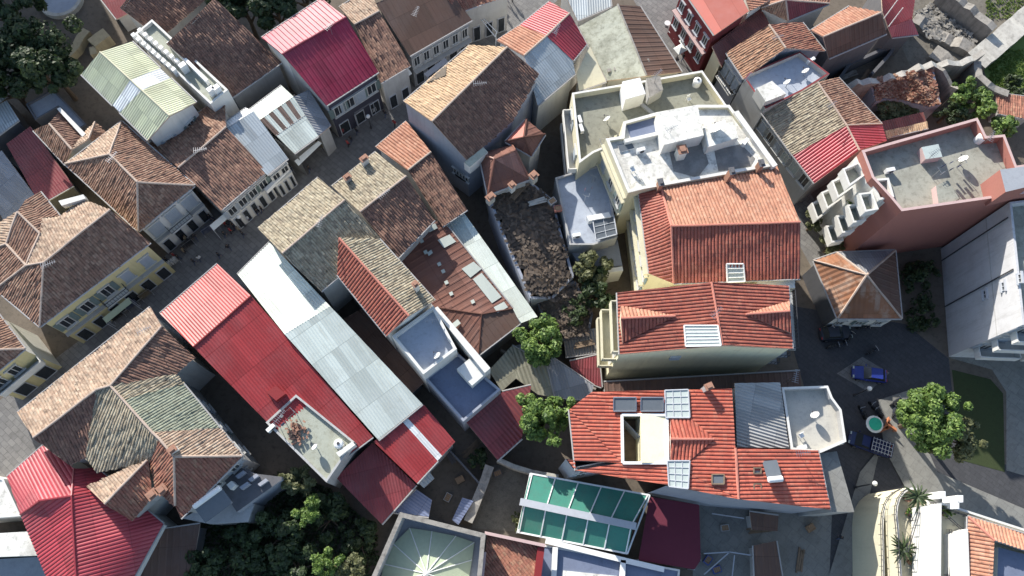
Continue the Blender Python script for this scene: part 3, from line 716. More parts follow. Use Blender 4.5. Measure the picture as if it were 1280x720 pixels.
V_['0']=V_['d']; 
F_ = [('abcd','metal_pale')]+[(chr(48+k)+chr(49+k)+chr(66+k)+chr(65+k), 'metal_darkstripe' if k % 2 == 0 else 'metal_pale') for k in range(8)]+[('AIfe','metal_pale'), ('cgif','metal_grey')]
h = house('patchwork_metal_shop', 'low shop under patchwork metal roof with dark rusty stripes and a white street awning', {k: V_[k] for k in V_ if k not in 'mn'}, F_, 'plaster_grey', ridge=None)
awning(h, [(368,201),(398,176),(402,179),(373,207)], [4.2,4.2,3.8,3.8]); shops(h, 'ef', 2, ht=2.6)

h = house('magenta_roofed_house', 'dark navy house under ribbed magenta metal roof with four white framed windows',
    dict(a=(327,47,9), b=(402,-2,9), c=(433,22,11), d=(353,68,11), e=(408,132,8.4), f=(473,90,8.4)),
    [('abcd','metal_magenta'), ('dcfe','metal_magenta')], 'plaster_grey', ridge='metal_magenta', walls=dict(ef='plaster_navy', ad='plaster_white'), fascia='metal_magenta')
facade(h, 'ef', 4, [4.7], 'plain', 1.35, 2.0, .04, .97); shops(h, 'ef', 3, ht=2.6)
h = house('tiled_shop', 'narrow brown tiled shop with a long pale awning, wedged between magenta and dark roofs',
    dict(a=(424,9,8), b=(462,-14,8), c=(474,14,9.6), d=(443,31,9.6), e=(476,104,7.2), f=(513,82,7.2)),
    [('abcd','tile_tan'), ('dcfe','tile_darkbrown_shaded')], 'plaster_grey')
awning(h, [(476,106),(511,86),(515,92),(481,113)], [4.6,4.6,4.2,4.2]); shops(h, 'ef', 2, ht=2.8)
h = house('dark_roofed_house', 'house under a plain dark sheet roof with a grey pilastered shop front',
    dict(a=(470,4,9.5), b=(548,-28,9.5), c=(590,25,7.4), d=(512,70,7.4)), [('abcd','metal_brown')], 'plaster_grey', ridge=None)
shops(h, 'dc', 5, ht=3.2, fill=.75); ledge(h, 'dc', 3.6, .7, .15, 'plaster_grey')
for k in range(6): window(h, 'dc', .08+k*.168, 4.3, .9, 1.9, 'plain')
h = house('corner_tiled_house', 'tiled house corner cut by the top edge beyond the dark roofed pilastered house',
    dict(a=(552,-14,9.4), b=(606,-48,9.4), c=(640,-8,7.6), d=(570,17,7.6)), [('abcd','tile_redold')], 'plaster_grey', ridge=None)
shops(h, 'dc', 4, ht=3.0)

# back of the row, top left
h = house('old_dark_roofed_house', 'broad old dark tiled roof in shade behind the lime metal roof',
    dict(a=(208,55,11.2), b=(268,-2,11.2), c=(352,78,6.8), d=(290,122,6.6)), [('abcd','tile_darkbrown_shaded')], 'plaster_grey', ridge=None)
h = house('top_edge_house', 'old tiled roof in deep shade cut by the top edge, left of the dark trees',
    dict(a=(150,10,9.5), b=(205,-60,9.5), c=(262,-6,7), d=(200,48,6.6)), [('abcd','tile_darkbrown_shaded')], 'plaster_grey', ridge=None)
h = terrace('roof_terrace_house', 'narrow white roof terrace with block balustrades beside the lime metal roof', [(168,42),(190,24),(285,112),(263,130)], 9.6, .5, .25, 'plaster_white', 'concrete_green')
for r0, r1, n_ in (((166,44),(216,87),9), ((174,38),(220,76),8)):
    for k in range(n_):
        x, y = r0[0]+(r1[0]-r0[0])*k/(n_-1), r0[1]+(r1[1]-r0[1])*k/(n_-1)
        px_prism('baluster_block', [(x-3,y-1),(x+1,y-4),(x+4,y-1),(x,y+2)], 10.3, 9.0, 'white_paint', h.root)
for x, y in ((228,80),(263,110),(270,108)): px_prism('pier', [(x-6,y+1),(x+1,y-4),(x+5,y),(x-2,y+5)], 10.5, 9.0, 'white_paint', h.root)
px_prism('parapet_rail', [(208,53),(211,51),(260,99),(257,102)], 10.0, 9.0, 'white_paint', h.root)
h = house('maroon_metal_shed', 'low dark maroon metal roof in shade beside the brown back wing', dict(a=(8,180,4.4), b=(38,158,4.4), c=(92,232,4.0), d=(50,256,4.0)), [('abcd','metal_maroon')], 'plaster_dark', ridge=None)
h = house('grey_metal_shed', 'grey metal shed roof cut by the left edge below the dark park', dict(a=(-40,120,5), b=(0,112,5), c=(24,150,4.6), d=(-30,190,4.6)), [('abcd','metal_greyblue')], 'plaster_dark', ridge=None)
h = house('dark_sheet_shed', 'dark sheet roof shed at the left edge next to the maroon roof', dict(a=(-30,215,4.4), b=(2,188,4.4), c=(48,250,4), d=(10,285,4)), [('abcd','metal_grey')], 'plaster_dark', ridge=None)
h = terrace('flat_annex', 'small flat grey roof in shade above the brown back wing', [(32,130),(66,111),(108,155),(96,164),(72,134),(44,150)], 4.5, .3, .2, 'plaster_dark', 'deck_grey')

# unseen blocks added beyond the top left edge: they throw the long shade over that corner
for (x, y, z), ww, dd, hh_, lb in (((30,62,6), 15, 15, 22, 'tall grey added shade block beyond the upper left corner'), ((18,198,4.4), 9, 16, 22, 'narrow added shade block beyond the left edge'), ((322,2,8), 13, 10, 22, 'tall added shade block beyond the dark trees at the top edge')):
    k = (hh_-z)/math.tan(SUN_EL); c = P(x, y, z)[:2]+np.array([math.sin(SUN_AZ), math.cos(SUN_AZ)])*k
    q = [c+np.array(v) for v in ((-ww/2,-dd/2),(ww/2,-dd/2),(ww/2,dd/2),(-ww/2,dd/2))]
    terrace('shade_block', lb, None, hh_, .8, .25, 'plaster_grey', 'concrete', world=q)

# ------------------------------------------------------------------ bottom-left corner
h = house('corner_yellow_house', 'small yellow corner house with white rimmed tile roof and street balcony at the left edge',
    dict(a=(-60,440,8.6), b=(-6,388,8.6), c=(31,436,8.6), d=(-30,486,8.6), e=(-18,438,10.2)), [('abe','tile_brown'), ('bce','tile_brown'), ('cde','tile_brown'), ('dae','tile_brown')], 'plaster_white', walls=dict(dc='plaster_yellow'))
window(h, 'dc', .55, 5.2, 1.2, 1.9, 'plain'); window(h, 'dc', .2, 5.2, 1.2, 1.9, 'plain'); balcony(h, 'dc', 4.6, .02, .99, .9, solid=True); shops(h, 'dc', 2, ht=2.8)
h = house('large_hipped_house', 'large old house with many hips in tan, mossy and red tiles at lower left',
    dict(a=(22,516,8.8), b=(188,384,8.8), c=(202,408,10.2), d=(138,482,11), e=(121,487,11), f=(42,547,10.4), g=(107,571,8.8), i=(218,571,11), j=(303,570,8.6), k=(187,577,8.9),
         l=(122,590,8.3), m=(219,632,8.8), n=(200,549,11), o=(226,648,8.4), p=(243,447,8.6), q=(219,468,8.9), r=(196,612,8.7), h=(88,581,8.4), **{'2':lerp3((138,482,11),(218,571,11),.2),'4':lerp3((138,482,11),(218,571,11),.66),'1':lerp3((219,468,8.9),(303,570,8.6),.12),'3':lerp3((219,468,8.9),(303,570,8.6),.66)}),
    [('abcdef','tile_tan'), ('fegh','tile_darkbrown_shaded'), ('ed24nklg','tile_lichen'), ('nimrk','tile_redold'), ('ijom','tile_redold'), ('cpqd','tile_darkbrown_shaded'), ('dq12','tile_lichen'), ('2134','tile_green'), ('43jin','tile_tan')], 'plaster_grey', over=.4)
for z in (5.6, 2.0): facade(h, 'oj', 3, [z], 'plain', 1.0, 1.6); facade(h, 'j3', 1, [z], 'plain', 1.0, 1.6); facade(h, '31', 2, [z], 'plain', 1.0, 1.6)
house('', '', dict(s=(108,608,7.8), t=(184,575,9.5), u=(131,630,9.4), w=(165,651,7.8), x=(190,619,8.5)), [('stu','tile_tan'), ('utxw','tile_redold')], 'plaster_grey', root=h.root)
chimney(h, 215, 562, 11.6, .8, (.7,.5)); chimney(h, 190, 618, 9.6, 1.0, (.9,.7), 'plaster_grey'); chimney(h, 202, 612, 9.6, 1.0, (.8,.7), 'brick')
px_prism('veranda', [(268,594),(288,579),(318,592),(352,596),(352,600),(296,640),(283,620)], 5.4, 0, 'plaster_bluegrey', h.root, 'plaster_dark')
for q_, z_ in (((300,592),6.1), ((316,596),6.0), ((305,606),6.2), ((328,602),5.9)): px_prism('roof_hatch', [(q_[0]-6,q_[1]+3),(q_[0]+4,q_[1]-4),(q_[0]+7,q_[1]-1),(q_[0]-3,q_[1]+6)], z_, 5, 'plaster_bluegrey', h.root)
px_prism('side_annex', [(228,648),(276,622),(318,630),(310,652),(262,655)], 4.2, 0, 'plaster_grey', h.root)
px_prism('chimney_hood', [(283,606),(289,601),(294,606),(288,612)], 6.6, 5, 'white_paint', h.root)

h = house('crimson_roofed_house', 'crimson ribbed metal hip roof, sun bleached on one slope, at lower left corner',
    dict(a=(9,596,6.2), b=(54,557,6.2), c=(93,586,7), d=(90,620,8.4), e=(50,626,8.2), f=(26,643,6.6), g=(66,740,6.2), h=(97,742,8.4), k=(204,655,5.6), l=(156,742,5.6), m=(120,585,5.8)),
    [('abcdef','metal_crimson'), ('fedhg','metal_crimson'), ('dcmklh','metal_crimson')], 'plaster_white', ridge='metal_crimson')
h = terrace('white_terrace_house', 'white terraced house with stepped flat roofs cut by the lower left corner', [(-60,585),(4,598),(26,645),(-60,652)], 6.0, .1, .2, 'plaster_white', 'deck_white')
px_prism('lower_terrace', [(-60,670),(40,664),(58,690),(56,694),(-60,698)], 5.6, 0, 'plaster_white', h.root, 'deck_white')
px_prism('base_terrace', [(-60,702),(48,696),(66,740),(-60,760)], 2.8, 0, 'plaster_bluegrey', h.root, 'deck_grey')
h = house('dark_ribbed_shed', 'low dark brown ribbed shed roof between crimson roof and the garden', dict(a=(203,662,3.6), b=(250,655,3.6), c=(236,742,3.2), d=(165,742,3.2)), [('abcd','metal_brown')], 'plaster_dark', ridge=None)

# ------------------------------------------------------------------ middle band
h = house('long_red_metal_house', 'long red sheet metal roof running from the street to a concrete terrace',
    dict(a=(200,392,7.2), b=(272,330,7.2), c=(314,370,9.4), d=(242,434,9.4), e=(400,595,6.2), f=(466,546,6.2)), [('abcd','metal_red_sunlit'), ('dcfe','metal_red')], 'plaster_grey', ridge='metal_red', rr=.1)  # sunlit slope in a lighter red: sun and glare put into the colour
px_prism('roof_hatch', [(333,490),(345,482),(357,492),(345,501)], 8.4, 6.5, 'metal_red', h.root)
h = terrace('concrete_terrace_house', 'mossy concrete roof terrace with brick pile, stepped into the long red roof', [(332,528),(370,493),(443,552),(408,603)], 7.8, .45, .22, 'plaster_grey', 'concrete_green')
px_prism('roof_slab', [(420,566),(440,552),(444,556),(424,571)], 8.3, 7, 'plaster_white', h.root)
h = house('pale_metal_house', 'long pale grey green sheet metal roof, white where the sun strikes it',
    dict(a=(297,343,6.8), b=(337,303,6.8), c=(413,383,9.0), d=(356,418,9.0), e=(473,550,6.3), f=(528,505,6.3)), [('abcd','metal_pale'), ('dcfe','metal_pale')], 'plaster_grey', ridge=None)
a_, b_, d_, c_ = (467,552,6.0), (530,506,6.0), (521,604,5.2), (569,552,5.2)
h = house('red_metal_annex', 'red sheet roof with one white translucent strip below the pale metal roof',
    dict(a=a_, b=b_, c=c_, d=d_, e=lerp3(a_,b_,.56), f=lerp3(a_,b_,.66), g=lerp3(d_,c_,.54), h=lerp3(d_,c_,.66)), [('aegd','metal_red'), ('efhg','metal_white'), ('fbch','metal_red')], 'plaster_grey', ridge=None)
h = house('dark_maroon_house', 'dark maroon sheet roof in shade beside the white striped red annex', dict(a=(420,597,4.4), b=(466,553,4.6), c=(520,606,4.2), d=(477,655,4.0)), [('abcd','metal_maroon')], 'plaster_dark', ridge=None)
h = house('old_street_house', 'old house under two slopes of weathered tan and dark tiles beside the white metal roof',
    dict(a=(323,286,9.6), b=(398,222,9.6), c=(431,250,11.8), d=(353,317,11.8), e=(401,364,9.3), f=(478,300,9.3)), [('abcd','tile_lichen'), ('dcfe','tile_lichen')], 'plaster_white')
h = house('chimneyed_street_house', 'old lichen tiled house with two white chimneys on its street eave',
    dict(a=(415,233,8.8), b=(470,190,8.8), c=(508,220,10.9), d=(450,265,10.9), e=(497,323,8.5), f=(543,275,8.5)), [('abcd','tile_lichen'), ('dcfe','tile_darkbrown_shaded')], 'plaster_grey')
chimney(h, 455, 198, 10.4, 1.2, (.8,.5)); chimney(h, 434, 221, 10.2, 1.0, (.7,.5), 'plaster_grey')
h = house('red_lichen_house', 'house with one clean red slope and one lichen covered slope, white terrace behind',
    dict(p=(424,298,12.2), q=(511,395,12.2), l=(422,343,10.2), m=(484,420,10.2), r=(474,299,10.4), s=(543,376,10.4)), [('pqml','tile_red'), ('prsq','tile_lichen')], 'plaster_white', ridge='mortar_red')
chimney(h, 519, 355, 12.8, 1.3, (.5,.5)); 
h = terrace('white_terrace_annex', 'white walled double roof terrace with blue grey floor, below the red and lichen roof', [(490,420),(542,382),(571,436),(529,468)], 9.8, .75, .3, 'plaster_white', 'deck_blue')
terrace('', '', [(531,473),(571,440),(626,487),(579,527)], 7.0, .5, .25, 'plaster_bluegrey', 'deck_navy', root=h.root)
px_prism('stair_hood', [(571,461),(587,448),(612,463),(590,482)], 8.2, 6.6, 'plaster_white', h.root, 'plaster_white')
px_prism('side_wall', [(541,386),(547,383),(613,460),(606,466)], 9.0, 0, 'plaster_white', h.root)
h = house('orange_tiled_house', 'narrow house with orange tiled street slope next to the tall blank walled building',
    dict(a=(470,184,6.8), b=(508,152,6.8), c=(539,190,8.8), d=(510,213,8.8), e=(553,283,6.6), f=(584,262,6.6)), [('abcd','tile_orange'), ('dcfe','tile_darkbrown_shaded')], 'plaster_grey')
h = house('tall_peach_roofed_house', 'tall blank walled house under large peach tile roof, its shaded slope tinted dark brown',
    dict(a=(505,127,11.5), b=(587,57,11.5), c=(634,59,13.0), d=(540,152,13.5), e=(673,92,10.9), f=(641,150,10.4), g=(584,201,10.0)), [('abcd','tile_peach'), ('dcefg','tile_darkbrown_shaded')], 'plaster_bluegrey', ridge='mortar', over=.12)
for t_, z in ((.62,4.2),(.72,4.2),(.82,4.2),(.92,4.2)): window(h, 'dg', t_, z, .9, 1.3, 'plain')
px_prism('dormer_light', [(580,203),(604,184),(610,190),(587,209)], 10.2, 8.5, 'plaster_white', h.root, 'concrete_green')
px_prism('fallen_tiles', [(534,103),(545,92),(558,82),(557,94)], [11.75,11.75,11.75,12.15], 11.5, 'earth', h.root)
house('small_rusty_hip_house', 'small rust red hipped roof wedged between tall peach roofed house and grey sheet roof',
    dict(p=(632,177,9.5), q=(658,149,9.7), r=(681,168,9.4), s=(664,195,9.2), t=(655,172,10.9)), [('pqt','metal_salmon'), ('qrt','metal_rust'), ('rst','metal_rust'), ('spt','metal_rust')], 'plaster_grey', ridge='metal_rust')
h = house('rusty_hipped_annex', 'rust red hipped sheet roof, one slope tinted as sunlit, below the tall peach roofed house',
    dict(a=(599,192,9.0), b=(640,181,9.4), d=(662,224,8.8), e=(610,243,8.8), f=(618,199,10.4), g=(644,188,10.5)), [('abgf','metal_rust'), ('bdg','metal_rust'), ('fgd','metal_rust_sunlit'), ('fde','metal_rust'), ('afe','metal_rust')], 'plaster_grey', ridge='metal_rust_sunlit')  # lighter rust on the slope taken as lit: light put into the colour
chimney(h, 640, 231, 9.5, .9, (.6,.6)); chimney(h, 667, 219, 9.7, 1.0, (.8,.7), 'stone_pale'); chimney(h, 613, 246, 9.3, .8, (.9,.6), 'stone_pale')
V_ = dict(a=(490,312,5.6), b=(495,272,6.0), c=(538,271,6.6), d=(560,284,6.2), e=(641,386,6.0), f=(650,404,5.8), g=(602,393,6.4), h=(598,444,5.6), i=(543,384,5.9))
h = house('rusty_sheet_house', 'rusty brown sheet roof with several pale patched panels and a dark hip end', V_, [('abcdegi','metal_rust'), ('ghi','metal_rust'), ('gefh','metal_brown')], 'plaster_grey', ridge='metal_rust', rr=.08)
K_ = 'abcdegi'
for q in (((533,284),(544,279),(547,285),(537,290)), ((547,300),(562,293),(570,302),(555,310)), ((577,336),(592,327),(602,336),(588,347)), ((591,349),(602,341),(627,371),(615,379)), ((617,384),(630,377),(635,384),(622,391)), ((562,407),(572,399),(576,404),(566,412)), ((534,316),(539,312),(541,316),(536,320))):
    patch(h, K_, q, 'metal_pale')
for x, y in ((511,285),(515,292),(524,300),(529,314),(507,306),(546,329),(551,338),(561,366),(555,352),(588,376)): patch(h, K_, [(x,y),(x+4,y-2),(x+6,y+2),(x+2,y+4)], 'metal_pale')
h = house('long_pale_strip_house', 'long narrow pale green sheet roof below the tall blank wall', dict(a=(557,281,5.4), b=(580,266,5.4), c=(672,396,5.0), d=(646,406,5.0)), [('abcd','metal_pale')], 'plaster_grey', ridge=None)
h = house('mossy_corrugated_shed', 'mossy grey corrugated roof behind the blue floored terrace', dict(a=(611,463,4.2), b=(640,432,4.2), c=(682,455,4.0), d=(692,497,3.8), e=(672,493,3.8), f=(645,473,4.0), g=(627,489,3.9)), [('abfg','metal_moss'), ('bcdef','metal_moss')], 'plaster_dark', ridge=None)
h = house('dark_sheet_lean_to', 'dark lean to sheet roof running down to the second green tree', dict(a=(644,432,3.9), b=(662,428,3.9), c=(742,482,3.6), d=(738,500,3.5), e=(694,496,3.6)), [('abcde','metal_grey')], 'plaster_dark', ridge=None)
h = house('maroon_court_house', 'maroon tiled low roof with sunlit red strip beside the second green tree', dict(a=(582,527,4.8), b=(628,490,4.8), c=(664,482,4.6), d=(652,548,4.2), e=(622,575,4.2)), [('abcde','metal_maroon2')], 'plaster_dark', ridge=None)

# ------------------------------------------------------------------ top middle
h = house('red_and_peach_house', 'house whose roof is part red metal, part peach tile and part grey sheet',
    dict(a=(621,51,8.2), b=(650,32,8.2), c=(687,2,8.2), d=(712,17,10), e=(683,45,10), f=(655,70,10), g=(733,55,8.6), i=(716,76,8.6), j=(719,92,8.2), k=(672,132,8.0)),
    [('abef','tile_orange'), ('bcde','metal_crimson'), ('edgi','metal_crimson'), ('feijk','metal_greyblue')], 'plaster_white')
h = house('cream_annex', 'cream rendered sloping annex roof against the part red, part grey roof', dict(a=(720,93,7.6), b=(737,57,7.8), c=(758,102,7.2), d=(724,114,7.2)), [('abcd','plaster_cream')], 'plaster_white', ridge=None)
h = house('concrete_gable_house', 'gable house with one bare concrete slope and one brown sheet slope',
    dict(a=(723,33,7.2), b=(759,101,7.2), c=(808,95,9.4), d=(772,6,9.4), e=(800,8,7.4), f=(852,90,7.4)), [('abcd','concrete_stain'), ('dcfe','metal_brown')], 'plaster_grey', ridge='stone')
for k in range(7):
    x, y = 759+k*8, 86-k*2.0; px_prism('crest_stone', [(x,y),(x+4,y-1),(x+5,y+3),(x+1,y+4)], 7.75+k*.2, 7.0+k*.15, 'stone', h.root)
h = house('pale_sheet_house', 'small pale sheet roofs at the top edge above the concrete gable', dict(a=(700,-20,6.6), b=(760,-30,6.6), c=(764,8,6.4), d=(722,26,6.2)), [('abcd','metal_greyblue')], 'plaster_grey', ridge=None)
h = terrace('grey_terrace_house', 'flat olive grey concrete roof terrace with a white water box on its rear parapet', [(715,116),(878,88),(910,134),(860,142),(742,191),(724,204)], 10.2, 1.0, .25, 'plaster_cream', 'concrete_olive', 'plaster_white')
px_prism('stair_house', [(808,98),(825,95),(829,112),(812,122)], 11.0, 9, 'plaster_grey', h.root, 'stone')
px_prism('water_box', [(778,102),(800,97),(807,117),(782,124)], 11.8, 9, 'white_paint', h.root)
px_prism('roof_kerb', [(795,126),(798,124),(842,160),(838,163)], 9.5, 9, 'plaster_grey', h.root)
balcony(h, '0-5', 7.0, .1, .95, 1.0, solid=True); balcony(h, '0-5', 3.8, .1, .95, 1.0, solid=True)
for z in (7.1, 3.9): facade(h, '0-5', 2, [z], 'plain', 1.2, 2.0)
h = terrace('white_terrace_house', 'bright white roof terrace house with stair box, satellite dish and chimney', [(757,173),(777,170),(779,152),(822,140),(872,131),(912,131),(968,207),(805,236),(785,241)], 12.6, .45, .35, 'plaster_cream', 'deck_white', 'plaster_white')
px_prism('stair_house', [(822,140),(872,132),(880,169),(830,181)], 14.4, 11.5, 'plaster_white', h.root, 'deck_white')
px_prism('roof_room', [(879,160),(916,152),(923,172),(885,184)], 13.8, 11.5, 'plaster_white', h.root, 'deck_white')
px_prism('skylight_box', [(772,181),(789,177),(793,185),(775,190)], 12.3, 11.6, 'white_paint', h.root, 'glass_panel')
chimney(h, 853, 187, 13.9, 2.0, (.9,.9), 'plaster_white', 0.2)
px_prism('ladder_wall', [(917,140),(923,138),(972,206),(966,209)], 12.9, 11, 'plaster_white', h.root)
def shade_sheet(h, pts, z, mat='concrete', name='painted_shade'): return px_prism(name, pts, z, z-.02, mat, h.root)
shade_sheet(h, [(836,186),(878,178),(886,204),(872,222),(842,214)], 12.18, 'concrete_dark'); shade_sheet(h, [(893,188),(926,180),(944,198),(938,208),(898,214)], 12.18, 'concrete_dark'); shade_sheet(h, [(783,156),(819,146),(822,166),(788,172)], 12.17, 'deck_navy')  # dark sheets stand in for shade lying on the white deck
px_prism('parapet_kerb', [(780,174),(824,164),(825,168),(782,178)], 12.9, 12.1, 'plaster_white', h.root); px_prism('parapet_kerb', [(820,144),(824,143),(832,184),(828,186)], 13.1, 12.1, 'plaster_white', h.root)
for z in (11.0, 9.8, 6.6): ledge(h, '0-8', z, .35, .3, 'plaster_cream'); ledge(h, '6-5', z, .3, .2, 'plaster_cream')
for z in (7.4, 4.0): facade(h, '0-8', 3, [z], 'plain', 1.1, 2.0)
h = terrace('low_blue_terrace_house', 'low flat roof with blue grey floor and gridded skylight in the courtyard', [(694,222),(757,203),(772,296),(742,306),(712,306)], 6.2, .4, .2, 'plaster_grey', 'deck_blue')
panel(h, [(741,276),(767,270),(771,293),(745,300)], [6.2]*4, 'skylight', 'glass_panel', 'grey_frame', 3, 2, .5)
px_prism('skylight_kerb', [(733,270),(761,265),(764,271),(736,276)], 6.9, 5.8, 'white_paint', h.root)
px_prism('lower_roof', [(712,312),(772,300),(778,332),(728,336)], 3.6, 0, 'plaster_grey', h.root, 'deck_grey')
px_prism('white_step', [(757,336),(778,333),(779,338),(759,341)], 3.8, 0, 'white_paint', h.root)

# ------------------------------------------------------------------ centre right
h = house('orange_roofed_house', 'tall cream house under large orange red tile roof with long chimney shadows',
    dict(a=(799,242,11.4), b=(826,233,12), c=(971,208,12), d=(1000,278,14.5), e=(839,283,14.5), f=(842,354,12), g=(812,342,11.4), i=(1000,348,12)),
    [('bcde','tile_orange'), ('abefg','tile_red'), ('edif','tile_red')], 'plaster_cream', ridge='mortar_red', over=.2)  # sun-facing slope orange, the others red: light put into the tile colour
for z, dp in ((10.6,.75), (9.6,.45), (7.0,.6), (3.8,.5)): ledge(h, 'ag', z, dp, .35, 'plaster_cream')
for z in (7.6, 4.3): facade(h, 'ag', 5, [z], 'plain', 1.1, 1.7)
for z in (7.6, 4.3): facade(h, 'ic', 3, [z], 'plain', 1.1, 1.7)
balcony(h, 'id', 7.2, .1, .95, 1.2, solid=True)
for x, y, z in ((915,214,14.6), (952,204,14.0), (826,228,13.7)): chimney(h, x, y, z, 2.0, (.45,.7), 'brick', .2, 'plaster_dark')
panel(h, [(908,330),(929,330),(931,352),(909,353)], [12.6,12.6,12.0,12.0], nx=4, ny=1)
px_prism('side_hut', [(944,347),(960,343),(992,345),(994,360),(948,360)], 11.4, 0, 'plaster_cream', h.root, 'plaster_white')
Vc = dict(a=(772,366,12.6), b=(889,353,14.6), c=(903,432,14.6), d=(775,443,12.6), e=(985,357,12.8), f=(990,436,12.8))
h = house('cream_red_roofed_house', 'cream house under red tile gable roof with two small dormers and plain side wall', Vc, [('abcd','tile_red'), ('befc','tile_red')], 'plaster_cream2', ridge='mortar_red', over=.12)
house('', '', dict(p=(776,383,12.95), q=(844,395,13.95), r=(776,398,13.95), s=(778,428,12.85)), [('pqr','tile_orange'), ('rqs','tile_red')], 'plaster_cream', root=h.root, ridge='mortar_red', over=.05)  # both dormers: the orange half is the red tile coloured as sunlit
house('', '', dict(p=(987,377,13.1), q=(932,393,14.0), r=(987,389,14.0), s=(988,416,13.1)), [('pqr','tile_orange'), ('rqs','tile_red')], 'plaster_cream', root=h.root, ridge='mortar_red', over=.05)
panel(h, [(855,407),(897,407),(901,432),(857,433)], [13.9,14.55,14.6,13.95], nx=6, ny=1)
for z, dp in ((11.6,.9), (8.4,1.5), (5.2,1.5)): balcony(h, 'ad', z, .12, .97, dp, 'plaster_cream', solid=True)
for z in (8.5, 5.3): facade(h, 'ad', 3, [z], 'plain', 1.1, 2.1)
for z, dp in ((11.4,1.1), (8.2,1.3), (5.0,1.3)): balcony(h, 'fe', z, .02, .98, dp, 'plaster_grey')
for z in (8.3, 5.1): facade(h, 'fe', 3, [z], 'plain', 1.1, 2.1)
window(h, 'dc', .62, 9.6, .8, .6, 'dark'); 
h = house('lane_sheet_roof', 'dark brown sheet roof over the narrow lane between two red roofed houses', dict(a=(755,478,5.2), b=(1000,464,5.2), c=(1002,490,5.0), d=(757,500,5.0)), [('abcd','metal_brown')], 'plaster_grey', ridge=None)

def hW(x): return 10.0+(x-711)/(918-711)*2.6
A_ = dict(a=(712,512), b=(740,490), c=(830,488), d=(915,486), e=(918,540), f=(923,624), g=(832,606), h=(720,588), i=(710,575), p=(777,519), q=(833,519), r=(834,579), s=(778,579))
Vd = {k: (x, y, hW(x)) for k, (x, y) in A_.items()}
Vd.update(d=(915,486,12.6), e=(919,560,12.6), f=(923,624,12.6), t=(1022,563,10.2), u=(1037,637,10.2))
h = house('bright_red_roofed_house', 'bright red tile roofed house with solar panels and a roof cut out terrace',
    Vd, [('abps','tile_redbright'), ('bcqp','tile_redbright'), ('cdefr','tile_redbright'), ('qcr','tile_redbright'), ('rfghs','tile_redbright'), ('asih','tile_redbright'), ('etuf','tile_redbright')], 'plaster_bluegrey', ridge='mortar_red', over=.1, nowall=[('p','q'),('q','r'),('r','s'),('s','p'),('q','p'),('r','q'),('s','r'),('p','s')], walls=dict(ih='plaster_white'))
rec = MB(); Wd = h.W
Wd['m'] = P(800,519,hW(800)); Wd['n'] = P(801,579,hW(801)); dp_ = Wd['p'][2]-2.4
lo_ = {k: np.array([*Wd[k][:2], dp_]) for k in 'pmns'}
for a_, b_ in ('pm', 'mn', 'ns', 'sp'): rec.poly([lo_[a_], lo_[b_], Wd[b_]+[0,0,.1], Wd[a_]+[0,0,.1]])
rec.poly([lo_[k] for k in 'psnm'], 1); obj('roof_recess', rec, ['plaster_cream2','wood_old'], h.root)
cov = MB(); zc_ = Wd['q'][2]+.12; cov.prism([(*Wd[k][:2], zc_) for k in 'mqrn'], zc_-1.6); obj('recess_cover', cov, 'plaster_cream2', h.root)
rim = MB()
for a_, b_ in ('pq', 'qr', 'rs', 'sp'): rim.bar(Wd[a_]+[0,0,.16], Wd[b_]+[0,0,.16], .28, .3)
obj('recess_rim', rim, 'white_paint', h.root)
for x0 in (767, 801): panel(h, [(x0,497),(x0+28,497),(x0+28,514),(x0,514)], [hW(x0)+.25,hW(x0+28)+.25,hW(x0+28)+.1,hW(x0)+.1], 'solar_panel', 'glass_panel', 'steel', 1, 1, .25)
panel(h, [(831,488),(860,487),(862,522),(832,522)], [hW(831),hW(860),hW(862),hW(832)], 'glass_roof', 'glass_pale', 'grey_frame', 4, 3, .3)
panel(h, [(834,576),(862,576),(860,611),(836,608)], [hW(834),hW(862),hW(860),hW(836)], 'glass_roof', 'glass_pale', 'grey_frame', 4, 3, .3)
panel(h, [(890,593),(905,593),(905,605),(890,605)], [hW(890),hW(905),hW(905),hW(890)], 'skylight', 'glass_panel', 'wood_old', 1, 1, .2)
for y in (585, 605): panel(h, [(942,y),(951,y),(951,y+7),(942,y+7)], [12.1,11.9,11.9,12.1], 'skylight', 'glass_panel', 'wood_old', 1, 1, .15)
house('', '', dict(p=(838,522,11.75), q=(862,522,12.05), r=(892,549,12.5), s=(838,549,12.6), t=(862,575,12.0), u=(838,576,11.7)), [('pqrs','tile_redbright'), ('srtu','tile_redbright')], 'plaster_white', root=h.root, ridge='mortar_red', over=.1)
chimney(h, 886, 483, 13.6, 1.8, (.7,.5), 'plaster_white', .4); 
for z, dp in ((8.6,.5), (6.0,1.2), (3.0,1.2)): balcony(h, 'ai', z, .05, .95, dp, 'plaster_white', solid=True)
for z in (6.1, 3.1): facade(h, 'ai', 2, [z], 'plain', 1.1, 2.0)
for t_ in (.15,.5,.8): window(h, 'hg', t_, 5.5, .8, .6, 'dark')
h = house('ribbed_grey_house', 'ribbed grey metal roof in the corner behind the bright red roof', dict(a=(918,479,10.9), b=(975,478,10.5), c=(986,560,10.1), d=(921,559,10.9)), [('abcd','metal_ribgrey')], 'plaster_grey', ridge=None)
h = terrace('flat_grey_house', 'flat grey terrace roof with white balustrade facing the plaza', [(977,484),(1035,482),(1041,497),(1052,512),(1058,552),(1026,566),(989,562)], 10.2, .9, .25, 'plaster_grey', 'deck_cream', 'plaster_white')
px_prism('side_terrace', [(1025,567),(1046,564),(1068,640),(1040,640)], 9.2, 0, 'plaster_grey', h.root, 'slab_light')
for z in (6.4, 3.2): balcony(h, '4-3', z, .05, .95, 1.0, solid=True)

